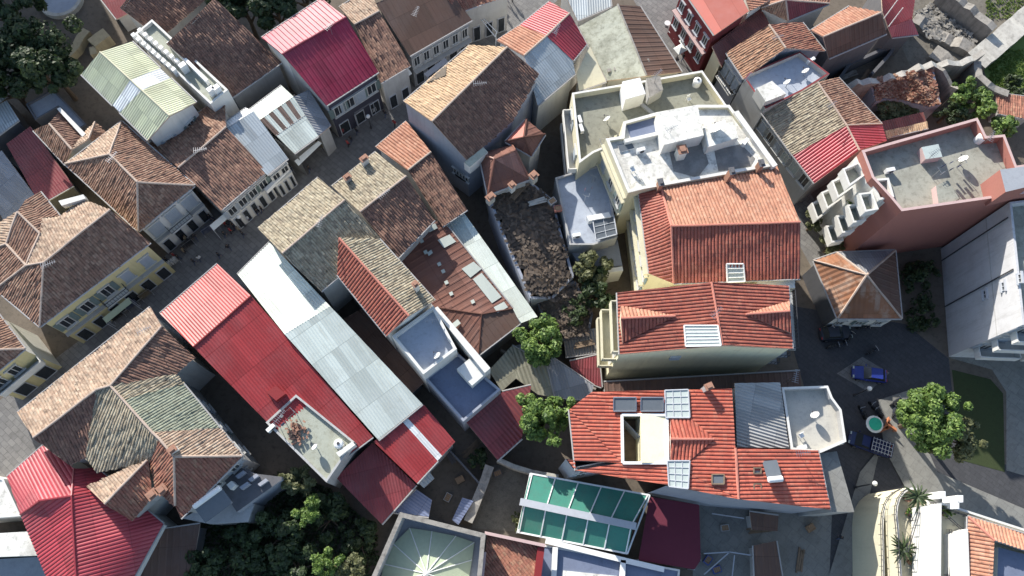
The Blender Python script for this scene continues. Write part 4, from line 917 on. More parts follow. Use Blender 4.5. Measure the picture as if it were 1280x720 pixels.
# ------------------------------------------------------------------ right
h = house('rusty_pyramid_house', 'small house under rusty pyramid sheet roof at the head of the plaza',
    dict(a=(1017,326,4.8), b=(1046,316,4.9), c=(1119,313,4.8), d=(1127,398,4.6), f=(1047,398,4.6), e=(1083,344,7.2)), [('abe','metal_rustorange'), ('bce','metal_grey'), ('cde','metal_brown'), ('dfe','metal_rustorange'), ('fae','metal_rustorange')], 'plaster_white', walls=dict(af='plaster_dark'), ridge='mortar')
facade(h, 'fd', 3, [1.2], 'plain', .9, 1.5)
h = terrace('pink_apartment_house', 'tall pink rendered apartment house with flat grey roof and stepped white box balconies', [(1077,188),(1222,147),(1233,170),(1256,168),(1271,207),(1330,198),(1330,235),(1127,264),(1113,247),(1090,222)], 15.2, 1.3, .3, 'plaster_pink', 'concrete', 'plaster_palepink', walls={'9-0':'plaster_white','8-9':'plaster_white','0-9':'plaster_white','9-8':'plaster_white'})
for i, pts in enumerate(([(1054,211),(1073,203),(1083,217),(1062,232)], [(1074,242),(1090,240),(1098,261),(1082,264)])):
    for lv, hz in enumerate((14.0, 11.0, 8.0, 5.0)):
        q = [P(x, y, 14.0)[:2] for x, y in pts]; cx = sum(q)/4
        terrace('', '', None, hz, 1.0, .2, 'plaster_white', 'concrete_green', base=hz-1.35, root=h.root, world=[cx+(p-cx)*1.05 for p in q])
terrace('', '', [(1088,224),(1111,222),(1118,246),(1099,250)], 14.4, 1.0, .25, 'plaster_white', 'deck_grey', root=h.root)
px_prism('roof_light', [(1152,184),(1173,180),(1178,196),(1157,199)], 15.0, 13.9, 'plaster_palepink', h.root, 'glass_pale')
px_prism('stair_kerb', [(1170,232),(1185,225),(1199,248),(1190,254),(1173,254)], 14.9, 13.9, 'plaster_palepink', h.root, 'concrete')
px_prism('stair_house', [(1250,212),(1281,208),(1290,232),(1257,240)], 17.5, 13.9, 'plaster_pink', h.root, 'deck_grey')
q = [P(1176,311,0), P(1186,446,0), P(1345,452,0), P(1345,290,0)]
h = terrace('white_apartment_block', 'white apartment block with huge blank side wall at right edge, balconies on its street front', None, 14.0, 1.0, .25, 'plaster_palegrey', 'concrete', world=q)
for z in (11, 7.6, 4.2):
    balcony(h, '1-2', z, .04, .34, 1.3, solid=True); balcony(h, '1-2', z, .38, .66, 1.3, solid=True); balcony(h, '1-2', z, .7, .98, 1.3, solid=True)
    facade(h, '1-2', 6, [z+.05], 'plain', 1.3, 2.1)
wa, wb_, _z = h.wall['0-1']
for t_ in (.12,.55): q_ = lerp(wa, wb_, t_); mb = MB(); mb.tube([(q_[0]-.12,q_[1],.2),(q_[0]-.12,q_[1],13.6)],.08,6); obj('downpipe', mb, 'dark_metal', h.root)
ledge(h, '0-1', 9.6, .05, .12, 'plaster_grey')
for x, y in ((1232,368),(1255,358),(1276,348)): window_px(h, '0-1', x, y, 1.0, .6)
h = house('brown_and_crimson_house', 'old brown tiled house, its lower end re-roofed in crimson sheet, along the alley',
    dict(a=(1022,103,9.5), b=(1058,157,9.5), c=(991,194,7.6), d=(952,141,7.6), e=(1048,97,8.2), f=(1102,155,7.9), g=(1074,188,9.4), i=(1018,229,7.4), j=(1108,176,7.8)),
    [('dabc','tile_lichen'), ('aefb','tile_brown'), ('cbgi','metal_crimson'), ('bfjg','metal_crimson')], 'plaster_grey', ridge='mortar')
facade(h, 'di', 1, [4.4], 'plain') if 'di' in h.wall else None
for z in (4.6,): facade(h, 'dc', 4, [z], 'plain', 1.1, 1.9); facade(h, 'ci', 2, [z], 'plain', 1.3, 2.2)
shops(h, 'dc', 3, ht=2.5)
h = terrace('crimson_edged_terrace_house', 'house with blue grey roof terrace edged in crimson between tiled roofs', [(931,98),(936,91),(1000,64),(1037,92),(1004,113),(957,136)], 8.8, .8, .22, 'plaster_grey', 'deck_blue', 'plaster_red')
px_prism('roof_room', [(946,110),(965,101),(983,117),(957,127)], 9.8, 7.9, 'plaster_white', h.root, 'deck_white')
facade(h, '5-0', 2, [4.8], 'plain', 1.1, 2.0)
h = house('two_tone_gable_house', 'gable house with orange brown and red brown slopes above the blue terrace',
    dict(a=(908,66,8.4), b=(961,31,10), c=(982,60,10), d=(930,99,8.4), e=(1003,28,8.4), f=(1031,64,8.4)), [('abcd','tile_orangeold'), ('befc','tile_redold')], 'plaster_bluegrey', ridge='mortar')
facade(h, 'ad', 3, [4.8], 'closed', 1.1, 2.0); ledge(h, 'ad', 4.2, .4, .2); balcony(h, 'ad', 4.4, .05, .95, .9)
h = house('maroon_alley_house', 'maroon sheet roof between the salmon roof and the orange brown gable', dict(a=(890,58,7.6), b=(951,10,7.6), c=(963,32,7.2), d=(908,70,7.0), e=(902,84,6.8)), [('abcde','metal_brown2')], 'plaster_cream', ridge=None)
h = house('salmon_roofed_house', 'crimson walled house under flat salmon roof at the top of the alley',
    dict(a=(850,-18,9.6), b=(893,44,9.6), c=(936,14,10.2), d=(905,-45,10.2)), [('abcd','metal_salmon')], 'plaster_red', ridge=None)
for z in (6.0, 2.6): facade(h, 'ab', 4, [z], 'dark', .9, 1.7)
ledge(h, 'ab', 5.2, .6, .15, 'plaster_palepink')
h = house('peach_top_house', 'peach tiled roof corner at the top edge beside the salmon roof', dict(a=(930,-8,9.8), b=(937,14,9.8), c=(960,2,9.0), d=(955,-30,9.0)), [('abcd','tile_orange')], 'plaster_white', ridge=None)
h = house('crimson_hipped_house', 'dark crimson tiled hip roof at the top edge, white eaves', dict(a=(952,10,8.4), b=(950,-20,8.4), c=(1045,-30,8.4), d=(1036,5,8.0), e=(985,26,8.0), f=(982,0,9.6)), [('abf','tile_orange'), ('bcdf','tile_redold'), ('afe','tile_orangeold'), ('edf','metal_maroon')], 'plaster_white')
h = house('orange_ridge_house', 'tall dark walled house with narrow orange lit slope at upper right',
    dict(a=(1014,38,8.6), b=(1062,8,8.6), c=(1101,16,9.6), d=(1029,46,9.6), e=(1036,73,7.4), f=(1108,42,7.4)), [('abcd','tile_orange'), ('dcfe','metal_brown')], 'plaster_dark', ridge='mortar')
h = house('maroon_porch_house', 'maroon sheet roofed house with small rose coloured porch roof, near ruins', dict(a=(1103,14,7.4), b=(1100,-30,7.8), c=(1150,-40,7.8), d=(1140,24,6.6), e=(1110,34,6.6), f=(1148,43,5.0), g=(1115,47,5.0)), [('abcde','metal_maroon'), ('edfg','metal_rose')], 'plaster_dark', ridge=None)
def planter(x, y, z, label):
    p = P(x,y,z); t = thing('planter', tuple(p), label, 'planter'); mb = MB(); mb.box((p[0],p[1],z+.2),(.9,.35,.4),.7); obj('box', mb, 'brick', t); lb = MB(); r = np.random.default_rng(int(x))
    for k in range(60):
        q = np.array([p[0],p[1],z+.45])+r.normal(size=3)*[.22,.22,.12]; u = r.normal(size=3)*.1; v = r.normal(size=3)*.1; lb.poly([q-u,q+v,q+u,q-v])
    obj('foliage', lb, 'leaf_fresh', t)
# ------------------------------------------------------------------ ruined court house, lower blocks
def heap(name, label, pts, hs, mat, twig=None, n=900, rough=.5, cat='ruin', size=(.25,.5), z0=0.0, wall='plaster_bluegrey', flat=.25):
    """walled-in uneven mass: a rough top over straight walls, strewn with loose pieces"""
    q = [P(x, y, z) for (x, y), z in zip(pts, hs)]
    if sum(q[i][0]*q[(i+1) % len(q)][1]-q[(i+1) % len(q)][0]*q[i][1] for i in range(len(q))) < 0: q = q[::-1]
    A = np.array(q); c = A.mean(0); root = thing(name, (round(c[0],2), round(c[1],2), z0), label, cat)
    lo, hi = A[:,:2].min(0), A[:,:2].max(0); st = .5; nx, ny = [int(v) for v in np.ceil((hi-lo)/st)+1]
    X_, Y_ = np.meshgrid(lo[0]+np.arange(nx)*st, lo[1]+np.arange(ny)*st)
    def inside(x, y):
        ins = np.zeros(x.shape, bool)
        for i in range(len(A)):
            a, b = A[i], A[(i+1) % len(A)]
            ins ^= ((a[1] > y) != (b[1] > y)) & (x < (b[0]-a[0])*(y-a[1])/(b[1]-a[1]+1e-12)+a[0])
        return ins
    wts = mvc(X_.ravel(), Y_.ravel(), A[:,:2]); Z_ = (A[:,2]@wts).reshape(X_.shape)
    Z_ += rough*(wob(X_*1.3, Y_*1.3)+.6*wob(X_*3.1+2, Y_*2.7))
    ok = inside(X_, Y_); mb = MB()
    for j in range(ny-1):
        for i in range(nx-1):
            if ok[j,i] and ok[j,i+1] and ok[j+1,i] and ok[j+1,i+1]:
                mb.poly([(X_[j,i],Y_[j,i],Z_[j,i]),(X_[j,i+1],Y_[j,i+1],Z_[j,i+1]),(X_[j+1,i+1],Y_[j+1,i+1],Z_[j+1,i+1]),(X_[j+1,i],Y_[j+1,i],Z_[j+1,i])])
    obj('rubble', mb, mat, root, True)
    if wall:
        wb = MB()
        for i in range(len(q)):
            a, b = q[i], q[(i+1) % len(q)]
            d = (b-a)[:2]/np.linalg.norm((b-a)[:2]); nn = np.array([d[1],-d[0]])*.15
            wb.prism([(*(a[:2]+nn),a[2]-.05),(*(b[:2]+nn),b[2]-.05),(*(b[:2]-nn),b[2]-.05),(*(a[:2]-nn),a[2]-.05)], z0)
        obj('wall', wb, wall, root)
    if twig:
        tb = MB(); k = 0
        while k < n:
            x, y = lo+rng.random(2)*(hi-lo)
            if not inside(np.array([x]), np.array([y]))[0]: continue
            k += 1; w_ = mvc(np.array([x]), np.array([y]), A[:,:2]); z = float((A[:,2]@w_)[0]+rough*(wob(x*1.3,y*1.3)+.6*wob(x*3.1+2,y*2.7)))+.08
            s_ = size[0]+(size[1]-size[0])*rng.random(); th = rng.random()*6.28; tl = (rng.random(2)-.5)*flat*2
            u = np.array([math.cos(th), math.sin(th), tl[0]])*s_; v = np.array([-math.sin(th), math.cos(th), tl[1]])*s_*.45
            p = np.array([x,y,z+.15*rng.random()]); tb.poly([p-u-v,p+u-v,p+u+v,p-u+v])
        o = obj('loose_tiles' if 'tile' in twig else 'dry_vines', tb, twig, root); o['kind'] = 'stuff'
    return root
heap('ruined_house', 'roofless house shell overgrown with dry brown vines in the middle courtyard',
    [(612,246),(660,226),(690,250),(700,290),(716,345),(690,372),(664,372),(628,290)], [7.0,6.2,5.4,5.2,4.4,4.6,6.4,6.8], 'twigsoil', 'twig_dry', 800, .1, size=(.15,.4), flat=.08)
heap('overgrown_ruin', 'dark overgrown ruin between dry vine shell and green courtyard trees', [(672,376),(718,352),(740,392),(735,420),(690,425)], [4.2,4,3.2,3,3.4], 'earth', 'twig_dry', 700, .4, size=(.12,.3), wall='plaster_dark')
h = house('court_shed', 'weathered grey plank roof shed under the cream house balconies', dict(a=(704,420,2.8), b=(745,412,2.8), c=(750,440,2.6), d=(707,446,2.6)), [('abcd','metal_ribgrey2')], 'plaster_dark', ridge=None)
h = house('maroon_court_shed', 'dark maroon shed roof beside the weathered plank shed', dict(a=(712,452,2.8), b=(748,444,2.8), c=(752,484,2.6), d=(718,472,2.6)), [('abcd','metal_maroon')], 'plaster_dark', ridge=None)
h = house('alley_shed', 'low dark roof filling the alley left of the blue floored terrace', dict(a=(428,400,3.2), b=(452,386,3.2), c=(530,478,3), d=(508,498,3)), [('abcd','metal_brown')], 'plaster_dark', ridge=None)

# green glazed roof, maroon tarpaulin
g0, g1, g2, g3, r0, r1 = (663,592,3.6), (812,619,3.6), (784,692,3.4), (647,665,3.4), (654,629,4.5), (791,657,4.5)
root = thing('glazed_roof', P(715,640,0), 'green glass roof with white ribs and a pale ridge beam beside the bright red roof', 'glass roof')
gb = MB(); fb = MB()
for a_, b_, c_, d_ in ((g0,g1,r1,r0), (r0,r1,g2,g3)):
    q = [P(*v) for v in (a_,b_,c_,d_)]; gb.poly(q); gb.poly([p-[0,0,.05] for p in q][::-1])
    for i in range(4): j = (i+1) % 4; gb.poly([q[i]-[0,0,.05], q[j]-[0,0,.05], q[j], q[i]])
    for k in range(6): t_ = k/5*.97+.015; fb.bar(lerp(q[0],q[1],t_)+[0,0,.06], lerp(q[3],q[2],t_)+[0,0,.06], .12, .12)
obj('glass', gb, 'glass_green', root)
bb = MB(); bb.bar(P(650,627,4.62), P(795,658,4.62), .75, .25); obj('ridge_beam', bb, 'grey_frame', root)
for v in (g0,g1,g2,g3): p = P(*v); pb = MB(); pb.bar((p[0],p[1],0), (p[0],p[1],v[2]), .15, .15); obj('post', pb, 'grey_frame', root)
for a_, b_ in ((g0,g3),(g1,g2),(g0,g1),(g3,g2)): fb.bar(P(*a_), P(*b_), .18, .2)
obj('rib', fb, 'white_paint', root)
root = thing('tarpaulin_roof', P(838,665,0), 'dark maroon fabric canopy stretched beside the green glass roof', 'canopy')
tb = MB(); q = [P(x,y,3.0) for x, y in ((812,621),(874,631),(876,700),(868,712),(798,700))]
tb.poly(q[::-1]); tb.poly([p-[0,0,.04] for p in q])
for i in range(5): tb.poly([q[i]-[0,0,.04], q[(i+1)%5]-[0,0,.04], q[(i+1)%5], q[i]])
obj('fabric', tb, 'fabric_maroon', root)
for p in q: pb = MB(); pb.bar((p[0],p[1],0), (p[0],p[1],3.0), .1, .1); obj('post', pb, 'grey_frame', root)
h = terrace('framed_terrace_house', 'low terrace block with white beams below the green glass roof', [(676,680),(850,712),(846,760),(668,740)], 3.2, .1, .2, 'plaster_white', 'deck_navy')
for a_, b_ in (((682,676),(783,701)), ((783,701),(830,712)), ((694,684),(691,745)), ((779,700),(776,745))):
    mb = MB(); mb.bar(P(*a_,3.5), P(*b_,3.5), .55, .35); obj('beam', mb, 'white_paint', h.root)
px_prism('pale_mat', [(704,713),(772,720),(772,750),(700,750)], 3.2, 3.0, 'deck_white', h.root)
h = terrace('parapet_court_house', 'dark parapeted roof court with pale green ribbed canopy at bottom edge', [(500,640),(607,667),(600,742),(455,742)], 8.6, 2.9, .45, 'plaster_grey', 'deck_grey', 'stone')
ap = P(533,717,7.0); root = thing('ribbed_canopy', (ap[0],ap[1],5.7), 'pale green tent like canopy with ribs fanning from its centre', 'canopy')
ring = [P(x,y,6.0) for x, y in ((512,660),(540,664),(570,670),(593,678),(590,700),(584,735),(560,760),(525,765),(490,755),(474,735),(480,705),(492,680))]
cb = MB(); rb_ = MB()
for i in range(12): a, b = ring[i], ring[(i+1)%12]; cb.poly([b,a,ap]); cb.poly([a-[0,0,.05],b-[0,0,.05],ap-[0,0,.05]]); rb_.tube([a+[0,0,.05],ap+[0,0,.06]], .06, 5)
obj('fabric', cb, 'canopy_green', root); obj('rib', rb_, 'fabric_white', root)
h = house('red_ribbed_house', 'dark red ribbed tile roof with pink rendered parapet at bottom edge', dict(a=(609,668,6.0), b=(678,682,5.6), c=(668,750,5.2), d=(600,750,5.6)), [('abcd','tile_redold')], 'plaster_grey', ridge=None)
px_prism('parapet', [(606,664),(682,680),(681,684),(606,668)], 6.5, 5.2, 'plaster_palepink', h.root); px_prism('parapet', [(603,690),(608,690),(602,750),(596,750)], 6.4, 5.2, 'plaster_palepink', h.root)
px_prism('parapet', [(672,684),(681,683),(673,750),(664,750)], 6.2, 5.0, 'metal_red', h.root)

# yard below the bright red roof
h = house('brown_yard_shed', 'narrow dark brown shed roof in the concrete yard', dict(a=(942,682,2.6), b=(970,676,2.6), c=(982,750,2.5), d=(945,750,2.5)), [('abcd','metal_brown')], 'plaster_grey', ridge=None)
h = house('black_yard_shed', 'square dark shed roof against the wall under the bright red roof', dict(a=(937,640,2.6), b=(973,645,2.6), c=(972,664,2.5), d=(940,662,2.5)), [('abcd','metal_brown')], 'plaster_grey', ridge=None)
root = thing('yard_frame', P(900,705,0), 'rusty open steel frame standing in the concrete yard', 'frame'); mb = MB()
for a_, b_ in (((880,692),(912,690)),((912,690),(945,695)),((912,690),(880,718)),((918,694),(914,730)),((890,642),(930,648))): mb.bar(P(*a_,2.3), P(*b_,2.3), .12, .12)
for x, y in ((880,692),(912,690),(945,695),(914,730)): p = P(x,y,2.3); mb.bar((p[0],p[1],0), p, .1, .1)
obj('bar', mb, 'steel', root)
def wall_run(name, label, pts, hgt, th, mat, cat='wall', rag=0.0, base=0.0, capmat=None):
    p = [P(x,y,hgt)[:2] for x, y in pts]; mb = MB(); c = sum(p)/len(p); N_ = []
    fine = [p[0]]
    for a, b in zip(p[:-1], p[1:]):
        k = max(1, int(np.linalg.norm(b-a)/.9)); fine += [a+(b-a)*i/k for i in range(1,k+1)]
    hs = [hgt+rag*(rng.random()-.6) for _ in fine]
    nr = []
    for i in range(len(fine)):
        d = fine[min(i+1,len(fine)-1)]-fine[max(i-1,0)]; d /= np.linalg.norm(d); nr.append(np.array([d[1],-d[0]])*th/2*(1+rag*.12*(rng.random()-.5)))
    for i in range(len(fine)-1):
        a, b, na, nb, za, zb = fine[i], fine[i+1], nr[i], nr[i+1], hs[i], hs[i+1]
        A1, A2, B1, B2 = a+na, a-na, b+nb, b-nb
        mb.poly([(*A1,za),(*B1,zb),(*B2,zb),(*A2,za)], 1 if capmat else 0); mb.poly([(*A1,base),(*B1,base),(*B1,zb),(*A1,za)]); mb.poly([(*B2,base),(*A2,base),(*A2,za),(*B2,zb)])
        if i == 0: mb.poly([(*A2,base),(*A1,base),(*A1,za),(*A2,za)])
        if i == len(fine)-2: mb.poly([(*B1,base),(*B2,base),(*B2,zb),(*B1,zb)])
    return tag(own(name, mb, [mat,capmat] if capmat else mat, (round(c[0],2),round(c[1],2),base)), label, cat)
wall_run('stone_wall', 'rough old stone wall running down to the parapeted roof court', [(612,582),(604,605),(594,630),(585,652)], 2.2, 1.0, 'stone', rag=.6)
wall_run('garden_wall', 'low curved wall with pale coping around the small dark court', [(622,574),(642,583),(665,590),(698,596)], 1.8, .5, 'stone_pale')
wall_run('lane_wall', 'thin curved wall from the long pale strip roof to the bright red house', [(626,437),(660,457),(700,472),(745,486)], 2.6, .25, 'stone')
wall_run('yard_wall', 'thin yard wall left of the green glass roof', [(545,545),(575,577),(600,605)], 1.8, .2, 'plaster_dark')
px = [(604,590),(560,560)]
tb = house('blue_sheet_shed', 'small blue sheet roof in the dark yard below the red annex', dict(a=(565,650,2.6), b=(578,622,2.6), c=(592,626,2.5), d=(573,656,2.5)), [('abcd','metal_blue')], 'plaster_dark', ridge=None)
house('blue_corner_shed', 'blue grey sheet roof corner below the dark maroon roof', dict(a=(492,640,3.2), b=(521,612,3.2), c=(540,625,3.0), d=(536,646,3.0)), [('abcd','metal_blue')], 'plaster_dark', ridge=None)
house('slate_yard_shed', 'small slate grey sheet roof tucked under the red annex eave', dict(a=(523,604,3.6), b=(537,590,3.6), c=(543,598,3.4), d=(530,610,3.4)), [('abcd','metal_greyblue')], 'plaster_dark', ridge=None)

# cream curved terraces, lower right
def arc_block(name, label, outline, hgt, wall, deck, ph=1.0, base=0.0, root=None, cap=None):
    return terrace(name, label, outline, hgt, ph, .22, wall, deck, cap, base, root=root)
house('dark_canopy_shed', 'dark flat canopy strip against the rounded cream terraces', dict(a=(1086,632,3.0), b=(1101,628,3.0), c=(1101,750,2.8), d=(1083,750,2.8)), [('abcd','metal_brown')], 'plaster_dark', ridge=None)
h = arc_block('curved_terrace_house', 'cream house with rounded stepped terraces, white railings walls and orange roof at lower right',
    [(1104,742),(1102,655),(1103,641),(1106,630),(1111,621),(1118,615),(1126,611),(1138,611),(1150,616),(1162,628),(1172,742)], 7.2, 'plaster_cream', 'slab_light', .9, cap='plaster_white')
arc_block('', '', [(1126,742),(1121,660),(1119,643),(1120,632),(1123,622),(1129,614),(1137,609),(1146,610),(1160,622),(1166,742)], 9.4, 'plaster_cream', 'plaster_cream', .9, root=h.root, cap='plaster_white')
arc_block('', '', [(1159,742),(1155,632),(1178,628),(1290,664),(1290,742)], 10.6, 'plaster_white', 'plaster_cream', .6, root=h.root, cap='plaster_white')
px_prism('tower_wall', [(1155,633),(1177,629),(1176,742),(1158,742)], 11.6, 9, 'plaster_white', h.root, 'plaster_white')
px_prism('roof_room', [(1191,668),(1210,661),(1213,742),(1192,742)], 11.6, 9.9, 'plaster_white', h.root, 'plaster_white')
house('', '', dict(a=(1210,646,11.2), b=(1300,674,11.2), c=(1300,695,12.2), d=(1243,676,12.2), e=(1240,745,12.2), f=(1209,745,11.2)), [('abcd','tile_orange'), ('adef','tile_orange')], 'plaster_white', root=h.root, ridge='mortar_red')
px_prism('deck', [(1248,684),(1300,698),(1300,745),(1246,745)], 11.0, 9, 'plaster_white', h.root, 'deck_navy')
for x, y in ((1179,619),(1201,624),(1196,632)): px_prism('pier', [(x-4,y-5),(x+3,y-5),(x+3,y+4),(x-4,y+4)], 11.8, 9, 'white_paint', h.root)
rb_ = MB()
for a_, b_ in (((1178,634),(1232,652)), ((1170,628),(1172,742)), ((1190,662),(1186,742)), ((1180,640),(1207,664)), ((1150,640),(1135,690))):
    A1, B1 = P(*a_,11.0), P(*b_,11.0); rb_.bar(A1,B1,.06,.06); rb_.bar(A1-[0,0,.45],B1-[0,0,.45],.05,.05); k = int(np.linalg.norm(B1-A1)/.8)
    for i in range(k+1): p = lerp(A1,B1,i/max(1,k)); rb_.bar(p-[0,0,1.0],p,.05,.05)
for pts, z in (([(1105,735),(1103,655),(1104,641),(1107,630),(1112,621),(1119,615),(1127,611)], 8.0), ([(1127,735),(1122,660),(1120,643),(1121,632),(1124,622),(1130,614),(1138,609)], 10.2), ([(1150,735),(1146,665),(1141,650),(1137,640)], 9.4)):
    for a_, b_ in zip(pts[:-1], pts[1:]):
        A1, B1 = P(*a_,z), P(*b_,z)
        for dz in (0,.4): rb_.bar(A1-[0,0,dz],B1-[0,0,dz],.06,.06)
        k = max(1,int(np.linalg.norm(B1-A1)/.9))
        for i in range(k): p = lerp(A1,B1,i/k); rb_.bar(p-[0,0,.9],p,.05,.05)
obj('railing', rb_, 'dark_metal', h.root)
for x, y, z in ((1112,660,6.4),(1136,640,8.6),(1138,700,8.6)): planter(x, y, z, {660:'planter box on the outermost rounded cream terrace',640:'planter box behind the white arc of the rounded terraces',700:'planter box near the inner palm of the rounded terraces'}[y])

# ------------------------------------------------------------------ ruins upper right
wall_run('ruin_wall', 'long ruined stone wall with pale broken top below the excavated ruins', [(1052,108),(1095,100),(1130,90),(1165,80),(1205,75),(1230,64)], 4.6, .8, 'stone', rag=1.6, capmat='stone_pale')
wall_run('rampart_wall', 'thick rampart wall with pale sunlit top at upper right', [(1222,74),(1242,58),(1265,38),(1300,8)], 1.5, 3.0, 'stone', rag=.5, capmat='stone_pale')
wall_run('excavated_wall', 'lowest excavated stone wall crossing the sunken ruins', [(1143,22),(1170,38),(1200,54),(1224,64)], 1.0, 1.8, 'stone', rag=.8)
wall_run('rubble_wall', 'short excavated wall stub in front of the thick rampart', [(1168,62),(1180,70),(1188,78)], 1.0, 2.4, 'stone', rag=.8)
wall_run('cellar_wall', 'tall broken wall piece casting shade beside the tile heap', [(1170,82),(1186,98),(1197,112)], 4.0, .5, 'stone', rag=1.0)
wall_run('curved_stone_wall', 'curved retaining wall with rounded face below the rampart', [(1222,76),(1224,95),(1236,106),(1262,116)], 3.4, 1.0, 'stone', rag=.4)
wall_run('quarry_wall', 'dark high wall behind the excavated ruins at the top edge', [(1180,-14),(1215,10),(1245,34)], 3.0, 1.2, 'stone', rag=.5)
heap('collapsed_tile_roof', 'collapsed roof heap of broken orange tiles and brush below the ruined wall', [(1088,100),(1130,92),(1166,88),(1175,130),(1160,133),(1118,122),(1095,125)], [4,4,4.2,3.6,3,2.6,3], 'twigsoil', 'tile_heap', 1500, .3, size=(.15,.32))
heap('brush_heap', 'heap of grey green brush between brown tile roof and brown shed', [(1090,112),(1120,104),(1150,120),(1148,145),(1102,150)], [2.6,2.6,2.4,1.6,1.6], 'twigsoil', 'leaf_olive', 1100, .4, size=(.12,.3), wall=None, flat=.8)
house('brown_sheet_shed', 'brown sheet shed roof edged with a row of loose tan tiles', dict(a=(1102,152,3.4), b=(1154,140,3.4), c=(1158,152,3.2), d=(1106,164,3.2), e=(1160,160,3.0), f=(1108,172,3.0)), [('abcd','metal_brown2'), ('dcef','tile_peach')], 'plaster_dark', ridge=None)
heap('rubble_patch', 'strewn stone rubble inside the excavated ruins', [(1142,18),(1162,4),(1220,52),(1196,60),(1158,48)], [.5]*5, 'gravel', 'stone_chip', 500, .25, size=(.12,.4), wall=None)
house('red_patio_roof', 'small red tiled patio roof at the right edge by the lawn', dict(a=(1244,116,2.8), b=(1290,122,2.8), c=(1290,150,2.6), d=(1248,142,2.6)), [('abcd','tile_redold')], 'plaster_grey', ridge=None)
wall_run('site_wall', 'grey wall between rubble yard and maroon porch', [(1040,112),(1062,80),(1110,58)], 2.0, .4, 'plaster_dark')
wall_run('stub_wall', 'second grey wall stub leaning out from the maroon porch', [(1090,92),(1112,68),(1122,52)], 1.8, .4, 'plaster_dark')
for (a_, b_), lb in ((((1105,23),(1122,1)), 'white metal flagpole nearer the orange ridge'), (((1111,33),(1126,13)), 'white metal pole beside the rose porch roof')):
    p = P(*a_,7.4); mb = MB(); mb.tube([p, p+np.array([.05,.05,3.6])], [.07,.05], 6); o = own('flagpole', mb, 'white_paint', tuple(p)); tag(o, lb, 'pole')

# ------------------------------------------------------------------ trees and plants
def tree(name, x, y, hz, R, label, mat='leaf_fresh', n=2600, base=0.0, leaf=.28, group=None, flat=.75, cat='tree', clumps=14, trunk=True, seed=0):
    """crown centre seen at pixel (x, y) at height hz; R = crown radius in metres"""
    r = np.random.default_rng(seed+int(x*7+y*13)); c = P(x, y, hz)
    t = thing(name, (c[0], c[1], base), label, cat, group)
    if trunk:
        tb = MB(); H_ = hz-base
        tb.tube([(c[0],c[1],base),(c[0]+.1*R*.3,c[1],base+H_*.45),(c[0],c[1]+.05*R,base+H_*.9)], [R*.08+.06,R*.06+.04,R*.02+.03], 8)
        for k in range(6):
            a = k*1.05+r.random(); tb.tube([(c[0],c[1],base+H_*(.4+.06*k)),(c[0]+math.cos(a)*R*.35,c[1]+math.sin(a)*R*.35,base+H_*(.65+.05*k)),(c[0]+math.cos(a)*R*.7,c[1]+math.sin(a)*R*.7,base+H_*(.8+.05*k))], [R*.04+.03,R*.025+.02,.02], 6)
        obj('trunk', tb, 'bark', t)
    cl = []
    for k in range(clumps):
        a = r.random()*6.28; q = math.sqrt(r.random())*.84; zz = (r.random()*1.3-.5)*flat
        cl.append((np.array([math.cos(a)*q, math.sin(a)*q, zz*(1-q*.5)])*R+c, R*(.13+.19*r.random())))
    cl = cl+[(c0+r.normal(size=3)*R*.2, rr_*.7) for c0, rr_ in cl]; clumps = len(cl)
    N_ = n; ci = r.integers(0, clumps, N_); d = r.normal(size=(N_,3)); d /= np.linalg.norm(d,axis=1)[:,None]
    rad = np.array([cl[i][1] for i in ci])*(.55+.5*r.random(N_)**.5); pc = np.array([cl[i][0] for i in ci])+d*rad[:,None]
    nn = d+r.normal(size=(N_,3))*.55; nn[:,2] += .5; nn /= np.linalg.norm(nn,axis=1)[:,None]
    u = np.cross(nn, r.normal(size=(N_,3))); u /= np.linalg.norm(u,axis=1)[:,None]; v = np.cross(nn,u)
    s_ = leaf*(.6+.8*r.random(N_))[:,None]; u, v = u*s_, v*s_*.6
    pts = np.stack([pc-u, pc-v*.9, pc+u, pc+v*.9],1).reshape(-1,3)
    pts[:,2] = np.maximum(pts[:,2], base+.05)
    mb = MB(); mb.v = [tuple(p) for p in pts]; mb.f = [(4*i,4*i+1,4*i+2,4*i+3) for i in range(N_)]; mb.m = [0]*N_; mb.uv = [(0,0)]*(4*N_)
    obj('crown', mb, mat, t)
    return t
tree('leafy_tree', 676, 425, 6.0, 2.7, 'bright green bushy tree at the end of the long pale strip roof', n=7000, leaf=.19, clumps=24)
tree('leafy_tree', 681, 521, 6.0, 3.0, 'round green tree at the left end of bright red roof', n=8000, leaf=.19, clumps=28)
tree('leafy_tree', 742, 332, 5.2, 2.2, 'light green courtyard tree below the low blue floored terrace', 'leaf_olive', 2400, leaf=.24)
tree('leafy_tree', 748, 362, 4.2, 2.6, 'dark brownish green courtyard tree against the cream house wall', 'leaf_dark', 2800, leaf=.24)
tree('leafy_tree', 725, 395, 3.0, 2.4, 'low dark tree at the foot of the overgrown ruin', 'leaf_dark', 2200, leaf=.24)
tree('plane_tree', 1163, 521, 6.8, 3.7, 'large spreading green tree beside the parked motorbikes on the plaza', n=15000, leaf=.2, clumps=44)
tree('plane_tree', 1192, 546, 5.6, 2.7, 'yellowish green tree leaning over the lawn corner', 'leaf_olive', 6000, leaf=.2, clumps=24)
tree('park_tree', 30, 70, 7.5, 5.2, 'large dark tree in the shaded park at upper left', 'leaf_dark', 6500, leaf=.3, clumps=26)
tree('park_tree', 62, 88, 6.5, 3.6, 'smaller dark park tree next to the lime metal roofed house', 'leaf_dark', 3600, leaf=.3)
tree('park_tree', 12, 15, 6.5, 4.6, 'dark park tree in the upper left corner', 'leaf_dark', 4500, leaf=.3)
